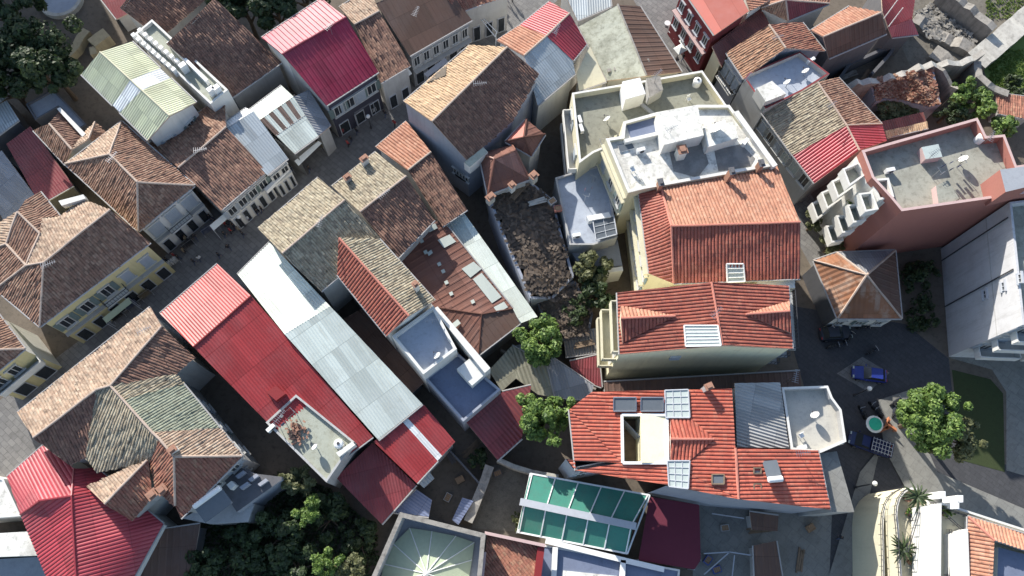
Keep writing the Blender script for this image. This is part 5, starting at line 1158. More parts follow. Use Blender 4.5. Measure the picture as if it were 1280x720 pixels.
tree('park_tree', 8, 108, 6, 3.6, 'dark park tree cut by the left edge', 'leaf_dark', 3000, leaf=.3)
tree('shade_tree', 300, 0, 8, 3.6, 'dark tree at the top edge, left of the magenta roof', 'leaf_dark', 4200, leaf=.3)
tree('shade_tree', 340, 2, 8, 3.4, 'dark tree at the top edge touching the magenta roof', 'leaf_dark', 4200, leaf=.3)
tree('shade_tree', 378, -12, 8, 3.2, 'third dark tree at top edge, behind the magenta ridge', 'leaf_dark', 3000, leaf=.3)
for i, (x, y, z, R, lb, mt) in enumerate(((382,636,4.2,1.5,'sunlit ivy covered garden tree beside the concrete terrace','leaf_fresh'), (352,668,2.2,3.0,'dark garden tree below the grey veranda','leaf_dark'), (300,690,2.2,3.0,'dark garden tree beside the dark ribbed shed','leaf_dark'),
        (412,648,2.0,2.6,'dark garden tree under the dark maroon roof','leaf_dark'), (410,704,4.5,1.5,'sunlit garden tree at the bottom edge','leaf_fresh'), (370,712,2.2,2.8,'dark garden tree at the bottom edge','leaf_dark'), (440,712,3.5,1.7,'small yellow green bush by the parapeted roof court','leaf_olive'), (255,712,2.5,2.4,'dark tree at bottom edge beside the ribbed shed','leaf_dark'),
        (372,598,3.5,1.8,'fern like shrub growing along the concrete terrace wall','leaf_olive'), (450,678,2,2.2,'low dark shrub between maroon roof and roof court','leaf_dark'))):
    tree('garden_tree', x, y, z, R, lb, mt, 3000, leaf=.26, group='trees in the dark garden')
tree('bush', 1214, 128, 3.4, 2.8, 'dense green bush behind the pink apartment house parapet', 'leaf_fresh', 3400, leaf=.22, cat='bush')
tree('bush', 1186, 140, 2.6, 2.2, 'darker green bush between tile heap and pink parapet', 'leaf_dark', 2400, leaf=.22, cat='bush')
tree('bush', 1254, 160, 3.0, 1.8, 'light green bush beyond the corner of the pink apartment house', 'leaf_fresh', 2200, leaf=.22, cat='bush')
tree('bush', 1266, 108, 1.6, 1.5, 'dark bush on the lawn below the rampart', 'leaf_dark', 1400, leaf=.2, cat='bush')
tree('bush', 1018, 278, 2.5, 1.3, 'green shrub in the alley beside the orange roofed house', 'leaf_olive', 1200, leaf=.2, cat='bush')
tree('bush', 1048, 272, 2.5, 1.4, 'green shrub below the white box balconies', 'leaf_dark', 1200, leaf=.2, cat='bush')
tree('bush', 1040, 306, 2.5, 1.6, 'pale green shrub behind the rusty pyramid roof', 'leaf_olive', 1500, leaf=.2, cat='bush')
tree('bush', 1152, 352, .8, 2.6, 'dark shrub in the shaded lot between pyramid roof and white block', 'leaf_dark', 1300, leaf=.22, cat='bush', trunk=False)
tree('bush', 1150, 392, .7, 2.4, 'low dark weeds at the plaza end of the shaded lot', 'leaf_dark', 1100, leaf=.2, cat='bush', trunk=False)
tree('bush', 598, 575, 1.5, 1.2, 'small fern like plant in the dark court above the stone wall', 'leaf_dark', 500, leaf=.25, cat='bush', trunk=False)
tree('bush', 648, 652, 1.2, .9, 'small yellowish plant between gravel court and green glass roof', 'leaf_olive', 500, leaf=.2, cat='bush', trunk=False)
def palm(x, y, z, R, label, base):
    c = P(x, y, z); t = thing('potted_palm', (c[0],c[1],base), label, 'palm'); tb = MB(); tb.tube([(c[0],c[1],base+.4),(c[0],c[1],z)], [.16,.12], 7); obj('trunk', tb, 'bark', t)
    pb_ = MB(); pb_.lathe((c[0],c[1],base), [(.3,0),(.42,.45),(.36,.46)], 12); obj('pot', pb_, 'brick', t)
    fb_ = MB(); r = np.random.default_rng(int(x))
    for k in range(22):
        a = k*2.4+r.random()*.3; L = R*(.75+.35*r.random()); el = .9-.75*(k/22); pts = []
        for i in range(7): s_ = i/6; pts.append(np.array([c[0]+math.cos(a)*L*s_*math.cos(el*(1-s_*.5)), c[1]+math.sin(a)*L*s_*math.cos(el*(1-s_*.5)), z+L*s_*math.sin(el)-L*.55*s_*s_]))
        sd = np.array([-math.sin(a), math.cos(a), 0])
        for i in range(6):
            w0, w1 = .14*(1-abs(i/6-.35)), .14*(1-abs((i+1)/6-.35)) if i < 5 else .01
            for sg in (1,-1): fb_.poly([pts[i], pts[i]+sd*sg*w0-[0,0,.06], pts[i+1]+sd*sg*w1-[0,0,.06], pts[i+1]])
    obj('fronds', fb_, 'leaf_dark', t); return t
palm(1147,621,10.8,1.7,'dark potted palm on the upper rounded terrace',8.5)
palm(1129,686,9.6,1.6,'potted palm at the inner rail of the rounded terrace, nearer the bottom edge',8.5)
gb = MB(); r = np.random.default_rng(3)
for (x0,y0,x1,y1), n_ in (((1236,62,1300,115),1500), ((1232,-10,1300,24),700)):
    for k in range(n_):
        x, y = x0+r.random()*(x1-x0), y0+r.random()*(y1-y0)
        if y0 > 0 and (y-60) < (1285-x)*.95-25 and y < 100-(x-1240)*.9: continue
        p = P(x,y,.03); a = r.random()*3.14; u = np.array([math.cos(a),math.sin(a),0])*.16; gb.poly([p-u,p+u,p+u*.3+[.05*r.normal(),.05*r.normal(),.22],p-u*.3+[0,0,.22]])
tag(obj('grass', gb, 'grass_blade'), 'rough grass on the sunny bank', 'grass', kind='stuff')

# ------------------------------------------------------------------ park furniture upper left
def pit(x, y, rp, label):
    c = P(x,y,0); root = thing('round_basin', (c[0],c[1],0), label, 'basin'); mb = MB(); R = rp; n = 32
    for k in range(n):
        a0, a1 = 2*math.pi*k/n, 2*math.pi*(k+1)/n
        q = [(c[0]+math.cos(a)*rr_, c[1]+math.sin(a)*rr_) for a in (a0,a1) for rr_ in (R, R-.5)]
        mb.poly([(*q[0],.7),(*q[2],.7),(*q[3],.7),(*q[1],.7)]); mb.poly([(*q[0],0),(*q[2],0),(*q[2],.7),(*q[0],.7)]); mb.poly([(*q[3],0.05),(*q[1],0.05),(*q[1],.7),(*q[3],.7)])
    obj('rim', mb, 'stone_pale', root); fb_ = MB(); fb_.lathe((c[0],c[1],0), [(R-.48,0),(R-.48,.12)], 32); obj('floor', fb_, 'deck_blue', root)
pit(78, 2, 2.9, 'round blue floored basin with pale stone rim in the shaded park')
wall_run('curved_bench_wall', 'curved yellowish retaining wall stepping through the shaded park', [(84,68),(94,58),(100,46),(108,37)], 1.2, 1.1, 'stone_tan')
wall_run('entrance_wall', 'yellowish block wall by the rear of the lime roofed house', [(114,54),(124,46),(133,40)], 1.8, 1.6, 'stone_tan')
wall_run('step_wall', 'small yellowish square pillar base near the lime roofed house', [(112,64),(120,62)], 1.6, 1.2, 'stone_tan')
for (a_, b_), lb in ((((78,64),(104,88)), 'low pale kerb rail along the dark park edge'), (((40,25),(50,35)), 'short pale rail beside the round basin')):
    wall_run('kerb_rail', lb, [a_, b_], .7, .2, 'stone_tan')
house('red_park_shed', 'small dark red roof with black hatch behind the white balustrade terrace', dict(a=(118,-12,3.4), b=(150,-20,3.4), c=(166,14,3.2), d=(146,24,3.2)), [('abcd','metal_maroon')], 'plaster_grey', ridge=None)

# ------------------------------------------------------------------ rooftop fittings
def dish(x, y, z, label, R=.75, face=(-.6,.5)):
    p = P(x,y,z); t = thing('satellite_dish', tuple(p-[0,0,.9]), label, 'satellite dish'); mb = MB(); mb.bar(p-[0,0,.9], p, .07, .07); obj('mast', mb, 'steel', t)
    ax = np.array([face[0],face[1],.55]); ax /= np.linalg.norm(ax); u = np.cross(ax,[0,0,1.0]); u /= np.linalg.norm(u); v = np.cross(ax,u); db = MB(); n = 18
    def ringp(r_): return [p+ax*(.25*(r_/R)**2)+(u*math.cos(2*math.pi*k/n)+v*math.sin(2*math.pi*k/n)*1.1)*r_ for k in range(n)]
    rs = [ringp(R*q) for q in (.02,.35,.7,1)]
    for i in range(3):
        for k in range(n): l = (k+1)%n; db.poly([rs[i][k],rs[i][l],rs[i+1][l],rs[i+1][k]]); db.poly([rs[i+1][k]-ax*.03,rs[i+1][l]-ax*.03,rs[i][l]-ax*.03,rs[i][k]-ax*.03])
    obj('reflector', db, 'white_paint', t, True); a2 = MB(); a2.tube([rs[3][0],p+ax*.75],.025,5); a2.tube([rs[3][9],p+ax*.75],.025,5); a2.box(p+ax*.75,(.12,.12,.12)); obj('feed_arm', a2, 'dark_metal', t); return t
dish(898,160,14.6,'white satellite dish on the bright white roof terrace',1.0)
def water_heater(x, y, z, rz, label, L=1.6):
    p = P(x,y,z); t = thing('water_heater', tuple(p), label, 'water heater', rz=rz)
    def add(nm, mb, mt, sm=False): return link(nm, mb.mesh(nm, mt, (0,0,0), sm), t)
    mb = MB(); mb.tube([(-L/2,0,.75),(-L/2+.08,0,.75),(L/2-.08,0,.75),(L/2,0,.75)],[.2,.3,.3,.2],16); add('tank', mb, 'white_paint', True)
    mb = MB(); q = [(-L/2,-.15,.65),(L/2,-.15,.65),(L/2,-1.9,.12),(-L/2,-1.9,.12)]; mb.prism(q,.05); 
    mb = MB(); mb.poly(q[::-1]); mb.poly([(a,b,c-.08) for a,b,c in q])
    for i in range(4): j=(i+1)%4; mb.poly([q[i],q[j],(q[j][0],q[j][1],q[j][2]-.08),(q[i][0],q[i][1],q[i][2]-.08)])
    add('collector', mb, 'glass_panel'); mb = MB()
    for sx in (-L/2+.15,L/2-.15): mb.bar((sx,0,-.2),(sx,0,.5),.06,.06); mb.bar((sx,-1.8,-.2),(sx,-1.8,.1),.06,.06); mb.bar((sx,0,.5),(sx,-1.9,.05),.05,.05)
    add('stand', mb, 'steel'); return t
water_heater(262,622,7.6,math.radians(38),'large white solar water tank on the red hipped corner of the large old house',3.2)
water_heater(966,600,11.8,math.radians(185),'white solar water heater on the red slope below the ribbed grey roof',1.5)
def antenna(x, y, z, label, hgt=2.2, rz=.3):
    p = P(x,y,z); t = thing('tv_antenna', (p[0],p[1],z-hgt), label, 'antenna', rz=rz); mb = MB(); mb.bar((0,0,0),(0,0,hgt),.05,.05); link('mast', mb.mesh('mast','steel'), t)
    b = MB(); b.bar((-.75,0,hgt),(.75,0,hgt),.04,.04)
    for k in range(7): q = -.7+k*.23; b.bar((q,-.38+.03*k,hgt+.03),(q,.38-.03*k,hgt+.03),.03,.03)
    link('element', b.mesh('element','steel'), t); return t
antenna(995,470,9,'silver rooftop aerial at the corner of the lane by the flat grey terrace',3.5,1.3)
antenna(1004,566,12.2,'thin rooftop aerial on the red slope end',2.0,.1)
antenna(822,92,12.9,'rooftop aerial on rear stair house of the olive grey terrace',2.0,.8)
antenna(520,14,10.3,'small white aerial on the dark sheet roof',1.2,1.2)
antenna(1170,190,16.5,'aerial beside the roof light of pink apartment house',1.6,.6)
antenna(935,96,10.4,'aerial at the crimson corner of the blue terrace',1.5,.9)
def brick_pile(x, y, z, label):
    p = P(x,y,z); t = thing('brick_pile', tuple(p), label, 'bricks'); mb = MB(); r = np.random.default_rng(5)
    for k in range(60): mb.box((p[0]+r.normal()*.45,p[1]+r.normal()*.6,z+.08+.5*r.random()*max(0,1-abs(r.normal())*.5)),(.3,.18,.14),r.random()*3)
    obj('bricks', mb, 'brick', t)['kind'] = 'stuff'
brick_pile(371,540,7.35,'heap of loose bricks on the mossy concrete terrace')
def ac_unit(x, y, z, rz, label):
    p = P(x,y,z); t = thing('air_conditioner', tuple(p), label, 'air conditioner', rz=rz); mb = MB(); mb.box((0,0,.35),(.95,.4,.7)); mb.box((-.35,0,-.03),(.08,.45,.06)); mb.box((.35,0,-.03),(.08,.45,.06)); link('casing', mb.mesh('casing','white_paint'), t)
    f = MB(); f.tube([(.12,-.2,.35),(.12,-.23,.35)],.26,14); link('fan_grille', f.mesh('fan_grille','dark_metal'), t); return t
for x, y, z, rz, lb in ((724,152,9.3,-1.3,'upper white air conditioner at the left parapet of the olive grey terrace'), (726,163,9.3,-1.3,'lower white air conditioner at the left parapet of the olive grey terrace'), (884,188,12.18,.2,'air conditioner at the foot of the white roof room')):
    ac_unit(x,y,z,rz,lb)
planter(1181,640,10.1,'small planter box on the cream terrace near the white tower wall'); planter(1062,257,9.0,'planter in a lower white box balcony of the pink house')

# ------------------------------------------------------------------ street things
def lamp_post(base_px, label, hgt):
    b = P(*base_px,0); t = thing('street_lamp', (b[0],b[1],0), label, 'street lamp', 'globe street lamps'); mb = MB(); mb.lathe((b[0],b[1],0),[(.16,0),(.16,.3),(.07,.4),(.05,hgt-.3)],10); obj('pole', mb, 'dark_metal', t)
    g = MB(); g.lathe((b[0],b[1],hgt-.3),[(.06,0),(.2,.08),(.28,.3),(.2,.5),(.06,.58)],14); obj('globe', g, 'white_paint', t, True); return t
lamp_post((1068,494),'street lamp with white globe beside the blue car',4.0)
lamp_post((1069,609),'street lamp with white globe before the rounded cream terraces',4.9)
lamp_post((464,160),'globe street lamp below the magenta roofed house',2.9)
lamp_post((584,47),'globe street lamp beside the grey pilastered shop front',3.2)
lamp_post((307,283),'globe street lamp on the shopping street by the brown tiled house',3.0)
def car(px_, rz, mat, label, L=4.1, Wd_=1.7, name='parked_car', pickup=False):
    p = P(*px_,0.01); t = thing(name, tuple(p), label, 'car' if not pickup else 'pickup truck', rz=rz)
    def add(nm, mb, mt, sm=False, par=None): return link(nm, mb.mesh(nm, mt, (0,0,0), sm), par or t)
    secs = [(-L/2,.62,.35,.62),(-L/2+.15,.8,.25,.85),(-L*.28,.85,.22,.92),(0,.85,.2,.93),(L*.25,.85,.22,.9),(L/2-.25,.78,.25,.78),(L/2,.6,.35,.6)]
    b = MB(); rings = []
    for x, hw, z0, z1 in secs:
        hw *= Wd_/1.7; rings.append([(x,-hw*.92,z0),(x,hw*.92,z0),(x,hw,(z0+z1)/2),(x,hw*.9,z1),(x,-hw*.9,z1),(x,-hw,(z0+z1)/2)])
    for i in range(len(rings)-1):
        for k in range(6): l=(k+1)%6; b.poly([rings[i][l],rings[i][k],rings[i+1][k],rings[i+1][l]])
    b.poly(rings[0]); b.poly(rings[-1][::-1]); add('body', b, mat)
    c0, c1, r0_, r1_ = (-L*.42,L*.2,-L*.3,L*.03) if not pickup else (L*.02,L*.36,L*.06,L*.24)
    g = MB(); lo = [(c0,-.74,.9),(c1,-.74,.9),(c1,.74,.9),(c0,.74,.9)]; up = [(r0_,-.6,1.42),(r1_,-.6,1.42),(r1_,.6,1.42),(r0_,.6,1.42)]
    for i in range(4): j=(i+1)%4; g.poly([lo[i],lo[j],up[j],up[i]])
    g.poly(up); add('window', g, 'glass_dark')
    rf = MB(); rf.prism([(a*1.0,b_*1.02,1.46) for a,b_,_ in up],1.415); add('car_roof', rf, mat)
    for sx in (-L*.31,L*.31):
        for sy in (-1,1):
            w_ = MB(); w_.tube([(sx,sy*(Wd_/2-.16),.31),(sx,sy*(Wd_/2+.02),.31)],.31,14); wo = add('wheel', w_, 'rubber'); rm = MB(); rm.tube([(sx,sy*(Wd_/2+.02),.31),(sx,sy*(Wd_/2+.035),.31)],.19,12); add('rim', rm, 'steel', par=wo)
    for sy in (-.55,.55):
        hl = MB(); hl.box((L/2-.12,sy,.68),(.16,.34,.14)); add('headlight', hl, 'glass_pale'); tl = MB(); tl.box((-L/2+.1,sy,.75),(.12,.3,.14)); add('tail_light', tl, 'cloth_red')
    for sy in (-.93,.93): mr = MB(); mr.box((c1-.25,sy*Wd_/1.7,.98),(.12,.16,.12)); add('mirror', mr, mat)
    if pickup:
        bd = MB()
        for (cx_,cy_,dx,dy) in ((-L*.24,-.8,L*.5,.06),(-L*.24,.8,L*.5,.06),(-L*.49,0,.06,1.66),(0.0,0,.06,1.66)): bd.box((cx_,cy_,1.1),(dx,dy,.45))
        add('truck_bed', bd, mat); gr = MB()
        for k in range(7): gr.box((-L*.47+k*L*.077,0,1.36),(.05,1.6,.05))
        for k in range(4): gr.box((-L*.24,-.66+k*.44,1.38),(L*.48,.05,.05))
        add('bed_rack', gr, 'grey_frame')
    return t
car((1084,469),math.radians(172),'car_blue','small blue car parked alone on the plaza')
car((1084,556),math.radians(160),'car_navy','blue pickup truck with a slatted load bed beside the flat grey terrace',4.9,1.75,'pickup_truck',True)
car((1042,418),math.radians(5),'car_dark','dark blue car parked under the eave of rusty pyramid roof',3.9)
mb = MB(); mb.poly([P(x,y,.016) for x, y in ((1046,467),(1078,446),(1112,466),(1086,490))][::-1]); tag(obj('pavement', mb, 'paving'), kind='structure')
def motorbike():
    t = thing('motorbike', (0,0,0), '', 'motorbike', 'motorbikes parked by the big tree')
    def add(nm, mb, mt, sm=False): return link(nm, mb.mesh(nm, mt, (0,0,0), sm), t)
    for sx in (-.62,.62): w_ = MB(); w_.tube([(sx,-.06,.28),(sx,.06,.28)],.28,14); add('wheel', w_, 'rubber')
    b = MB(); b.tube([(-.7,0,.62),(-.3,0,.72),(.05,0,.5),(.35,0,.55),(.5,0,.95)],[.1,.2,.16,.14,.1],8); b.box((.0,0,.32),(.6,.3,.12)); add('body', b, 'car_dark', True)
    s_ = MB(); s_.box((-.3,0,.83),(.75,.3,.12)); add('seat', s_, 'rubber'); hb = MB(); hb.tube([(.45,-.34,1.02),(.5,0,.98),(.45,.34,1.02)],.03,6); hb.tube([(.62,0,.28),(.5,0,.98)],.04,6); add('handlebar', hb, 'steel')
    return t
mk = motorbike(); first = True
for x, y, a, lb in ((1091,510,2.2,'dark motorbike nearest the green parasol'), (1095,516,2.2,'dark motorbike next to the green parasol, second in the row'), (1076,516,1.9,'dark motorbike standing apart on the lane by the flat grey terrace'), (1118,502,.6,'motorbike under the edge of the big plane tree, nearest the paved corner'), (1124,505,.6,'white trimmed motorbike deepest under the plane tree'), (1116,514,1.2,'motorbike beside the wooden cafe seats'),
                    (1060,422,1.0,'motorbike parked before the small rusty pyramid house'), (1040,434,.2,'motorbike lying in the lane shade below the dark blue car'), (1049,432,.2,'second motorbike in the lane shade below the dark blue car'), (1078,411,.1,'motorbike against the white wall of the pyramid house'), (1088,440,.5,'motorbike standing alone above the blue car')):
    o = mk if first else copy_tree(mk); first = False; p = P(x,y,.01); o.location = tuple(p); o.rotation_euler = (0,0,a); o['label'] = lb
p = P(1094,530,2.2); t = thing('parasol', (p[0],p[1],0), 'round teal parasol with white rim on the plaza beside the tree', 'parasol'); mb = MB(); mb.tube([(p[0],p[1],0),(p[0],p[1],2.5)],.04,6); obj('pole', mb, 'white_paint', t)
mb = MB(); mb.lathe((p[0],p[1],2.15),[(.75,.12),(.4,.28),(.03,.4)],16); obj('canopy', mb, 'fabric_teal', t); mb = MB(); mb.lathe((p[0],p[1],2.05),[(1.0,0),(.75,.11),(.74,.08)],16); obj('rim', mb, 'fabric_white', t)
def bench(x, y, rz, label):
    p = P(x,y,.15); t = thing('bench', tuple(p), label, 'bench', 'orange wooden seats', rz)
    for nm, c, d in (('seat',(0,0,.45),(1.3,.4,.06)),('backrest',(0,.22,.75),(1.3,.06,.4)),('leg',(-.55,0,.21),(.06,.38,.42)),('leg',(.55,0,.21),(.06,.38,.42))): mb = MB(); mb.box(c,d); link(nm, mb.mesh(nm,'plastic_orange'), t)
bench(1107,530,1.1,'wooden bench nearest the teal parasol'); bench(1112,534,2.4,'wooden bench between teal parasol and plane tree trunk'); bench(1103,537,.4,'wooden bench below the teal parasol')
def table(x, y, label, n=0):
    p = P(x,y,.01); t = thing('cafe_table', tuple(p), label, 'table', 'cafe tables in the alley')
    mb = MB(); mb.lathe((0,0,.72),[(.42,0),(.42,.04)],16); link('tabletop', mb.mesh('tabletop','cloth_white'), t); mb = MB(); mb.lathe((0,0,0),[(.25,0),(.25,.03),(.04,.05),(.04,.72)],8); link('stem', mb.mesh('stem','dark_metal'), t); return t
for i, (x, y) in enumerate(((833,33),(838,43),(844,51),(848,14))): table(x, y, ['second cafe table from the top of the alley','third cafe table down the alley','lowest cafe table in the row, by the alley stalls','topmost cafe table in the alley'][i])
for i, (x, y) in enumerate(((617,17),(626,11))): table(x, y, ['pale round cafe table nearest the sign frame in the street','pale round cafe table at the top edge of the street'][i])
def stall(x, y, rz, mat, label, w_=1.5, d_=1.2):
    p = P(x,y,.01); t = thing('market_parasol', tuple(p), label, 'parasol', 'stall covers in the alley', rz)
    mb = MB(); mb.lathe((0,0,0),[(.25,0),(.25,.1),(.04,.12),(.04,2.3)],8); link('pole', mb.mesh('pole','dark_metal'), t); c = MB(); a = [(-w_/2,-d_/2,2.1),(w_/2,-d_/2,2.1),(w_/2,d_/2,2.1),(-w_/2,d_/2,2.1)]; ap_=(0,0,2.5)
    for i in range(4): j=(i+1)%4; c.poly([a[i],a[j],ap_]); c.poly([a[j],a[i],(a[i][0],a[i][1],2.0),(a[j][0],a[j][1],2.0)])
    link('canopy', c.mesh('canopy',mat), t)
for x, y, rz, m_, lb in ((853,64,.5,'fabric_white','white square parasol at the lower end of the alley, upper one'), (846,73,.6,'fabric_white','white square parasol beside the concrete gable eave'), (862,66,.4,'fabric_white','pale parasol against the crimson house wall')):
    stall(x,y,rz,m_,lb)
root = thing('sign_frame', P(607,40,0), 'thin white hanging banner frame across the street', 'sign frame'); mb = MB()
for a_, b_ in (((593,12),(621,40)),((593,14),(619,46)),((593,12),(593,14)),((621,40),(619,46))): mb.bar(P(*a_,4.2), P(*b_,4.2), .1, .1)
p = P(593,12,4.2); mb.bar((p[0],p[1],0), p, .1, .1); p = P(620,43,4.2); mb.bar((p[0],p[1],0), p, .1, .1); obj('bar', mb, 'white_paint', root)

# ------------------------------------------------------------------ people
def person_mesh(shirt, legs, stride, seed):
    r = np.random.default_rng(seed); bm = bmesh.new(); sk = []
    def v(x,y,z,ra): sk.append(ra); return bm.verts.new((x,y,z))
    pel=v(0,0,.95,.15); ch=v(0,0,1.3,.17); nk=v(0,0,1.48,.065); hd=v(.02,0,1.6,.1); ht=v(.02,0,1.72,.085)
    for a,b in ((pel,ch),(ch,nk),(nk,hd),(hd,ht)): bm.edges.new((a,b))
    for s_ in (-1,1):
        f=stride*s_; hp=v(f*.1,s_*.1,.86,.1); kn=v(f*.6+.03,s_*.1,.48,.065); an=v(f,s_*.1,.09,.045); to=v(f+.17,s_*.11,.05,.04)
        for a,b in ((pel,hp),(hp,kn),(kn,an),(an,to)): bm.edges.new((a,b))
        sh=v(0,s_*.2,1.4,.07); el=v(-f*.4,s_*.25,1.14,.045); wr=v(-f*.6+.08,s_*.24,.9,.035); fi=v(-f*.6+.11,s_*.235,.8,.025)
        for a,b in ((ch,sh),(sh,el),(el,wr),(wr,fi)): bm.edges.new((a,b))
    me=bpy.data.meshes.new('person'); bm.to_mesh(me); bm.free(); o=bpy.data.objects.new('tmp_person',me); COL.objects.link(o)
    m=o.modifiers.new('s','SKIN')
    for i,q in enumerate(me.skin_vertices[0].data): q.radius=(sk[i],sk[i]); q.use_root=(i==0)
    s2=o.modifiers.new('d','SUBSURF'); s2.levels=1; s2.render_levels=1
    dg=bpy.context.evaluated_depsgraph_get(); ev=o.evaluated_get(dg); out=bpy.data.meshes.new_from_object(ev); bpy.data.objects.remove(o)
    out.materials.clear()
    for k in ('skin',shirt,legs,'hair'): out.materials.append(M(k))
    for p in out.polygons:
        c=p.center; z=c.z; k=1
        if z<.93: k=2
        if z>1.5: k=0
        if z>1.62 or (z>1.53 and c.x<-.02): k=3
        if abs(c.y)>.19 and z<1.02: k=0
        p.material_index=k; p.use_smooth=True
    return out
PM=[person_mesh('cloth_black','cloth_jeans',.22,1), person_mesh('cloth_white','cloth_jeans',-.2,2), person_mesh('cloth_red','cloth_black',.18,3), person_mesh('cloth_khaki','cloth_black',.05,4)]
PL=['person in black top walking in the shaded shopping street','person in white top in the shaded shopping street','person in red top in the shaded shopping street','person in khaki top standing in the shaded shopping street']
def person(x,y,k,rz,label=None,z=.012,group=None):
    o=link('person',PM[k],None,tuple(P(x,y,z)),rz); tag(o,label or PL[k],'person',group or 'pedestrians in the shopping street'); return o
for x,y,k,rz in ((212,328,0,.7),(220,322,2,.9),(226,325,0,3.5),(232,316,3,.2),(245,330,0,.8),(252,326,1,2.2),(283,296,0,.7),(290,291,2,.7),(295,286,0,4),(300,290,3,1),(306,296,0,.6),(288,312,0,2),(312,276,1,.7),(324,268,0,.6),(329,265,0,3.7),(276,322,0,.7),(388,215,0,.7),(440,178,0,3.9),(436,183,2,.7),(447,168,0,.7),(482,146,0,.9),(545,76,0,.7),(553,72,3,.7),(494,158,2,4),(180,345,0,.7),(186,340,0,3.8),(634,4,0,.7),(640,2,2,1.5),(630,20,1,.4)):
    person(x,y,k,rz)
for x,y,k,lb in ((1046,672,0,'person in black with long shadow crossing the lane below the flat grey terrace'),(852,76,0,'person in black top at the lower white alley parasol'),(858,74,3,'person in khaki top beside the alley parasols'),(842,82,0,'person in black near the olive grey terrace wall in the alley'),(1036,412,1,'person in white beside the dark blue car'),(868,80,2,'person in red top lowest in the alley')):
    person(x,y,k,.5,lb,group='people on the lanes')

# ------------------------------------------------------------------ shop displays and roof clutter
def rack(x, y, rz, k, label):
    p = P(x,y,.012); t = thing('clothes_rack', tuple(p), label, 'shop display', 'shop displays on the pavement', rz); r = np.random.default_rng(k)
    mb = MB(); mb.bar((-.7,0,1.5),(.7,0,1.5),.04,.04)
    for sx in (-.7,.7): mb.bar((sx,0,0),(sx,0,1.5),.04,.04); mb.bar((sx,-.3,.03),(sx,.3,.03),.05,.05)
    link('rail', mb.mesh('rail','steel'), t); g = MB()
    for q in range(9): g.box((-.6+q*.15,0,1.05+.05*r.random()),(.07,.45,.8+.1*r.random()),.1*r.normal())
    link('clothes', g.mesh('clothes', ('cloth_black','cloth_jeans','cloth_khaki','cloth_red','cloth_white')[k%5]), t)
RL = ['rack of black clothes on the shopping street pavement','rack of blue clothes on the shopping street pavement','rack of khaki clothes on the shopping street pavement','rack of red clothes on the shopping street pavement','rack of white clothes on the shopping street pavement']
for k, (x, y) in enumerate(((150,398),(168,384),(185,371),(203,343),(219,331),(238,309),(262,291),(281,280),(297,268),(318,253),(345,232),(362,219),(408,183),(432,165),(470,140),(520,98),(538,88))):
    rack(x, y, .7, k, RL[k%5])
for x, y, z, lb, hh_, rz in ((60,330,13.6,'rooftop aerial on the ridge of the yellow house',1.8,.4), (140,196,12.8,'rooftop aerial on the ridge of the white hip roofed house',1.8,1.0), (250,187,10.7,'rooftop aerial on the ridge of the brown tiled house',1.7,.2), (412,32,12.7,'rooftop aerial on the magenta ridge',1.7,.9), (180,412,11.8,'rooftop aerial on the tan ridge of the large old house',1.8,.5), (400,276,13.4,'rooftop aerial on the ridge of the weathered tan and dark roof',1.7,1.3), (480,242,12.5,'rooftop aerial beside the two white chimneys',1.7,.7), (600,104,15.2,'rooftop aerial on the ridge of the peach roof',1.8,.1), (696,36,11.8,'rooftop aerial on the red and peach roof ridge',1.7,1.1), (1040,130,11.3,'rooftop aerial on the old brown ridge by the alley',1.8,.6), (972,46,11.6,'rooftop aerial on the orange brown gable',1.6,.3), (896,390,16.2,'rooftop aerial on the ridge with two dormers',1.6,.8), (1240,170,15.8,'aerial in the far corner of the pink apartment roof',2.0,1.0), (840,160,15.6,'aerial on the white stair box',1.4,.5), (540,400,10.4,'short aerial on the blue floored terrace',1.3,.2), (350,520,9.0,'aerial on the mossy concrete terrace',1.6,1.0)):
    antenna(x, y, z, lb, hh_, rz)
for x, y, z, lb, R_ in ((548,446,9.9,'small white dish in the corner of blue floored terrace',.45), (985,104,8.85,'small white dish on the crimson edged terrace',.45), (1008,90,8.85,'second dish near the rear rail of crimson edged terrace',.45), (1205,200,14.8,'white dish in the middle of the pink apartment roof',.5), (1020,520,10.15,'small white dish on flat grey terrace',.45), (760,150,10.05,'small dish on the olive grey terrace',.45), (395,560,8.2,'small dish on mossy concrete terrace',.4)):
    dish(x, y, z, lb, R_)
for x, y, z, rz, lb in ((800,190,12.18,.3,'air conditioner lying on the white roof terrace near the skylight box'), (930,180,12.18,.9,'air conditioner at the alley side of bright white roof terrace'), (340,536,7.38,.8,'air conditioner at the street side edge of mossy concrete terrace'), (1110,215,14.0,.2,'air conditioner near the white box balconies on the pink apartment roof'), (720,296,5.9,.2,'air conditioner at the lower end of the low blue terrace'), (1000,560,9.33,.2,'air conditioner in the corner of the flat grey terrace'), (1012,78,8.03,.5,'air conditioner at rear wall of crimson edged terrace')):
    ac_unit(x, y, z, rz, lb)
def water_tank(x, y, z, label, R_=.5):
    p = P(x,y,z); t = thing('water_tank', tuple(p), label, 'water tank'); mb = MB(); mb.lathe((0,0,0),[(R_,0),(R_,.9),(R_*.8,1.05),(.15,1.12)],16); link('body', mb.mesh('body','white_paint'), t); l = MB(); l.lathe((0,0,1.1),[(.16,0),(.16,.06)],10); link('lid', l.mesh('lid','dark_metal'), t)
for x, y, z, lb in ((912,176,12.15,'round white water tank beside the satellite dish roof room'), (1222,176,13.9,'round white water tank on the pink apartment roof'), (870,106,9.2,'round white water tank on the olive grey terrace'), (425,556,7.4,'round white water tank on the mossy concrete terrace'), (963,72,8.0,'round water tank on the crimson edged terrace')):
    water_tank(x, y, z, lb)

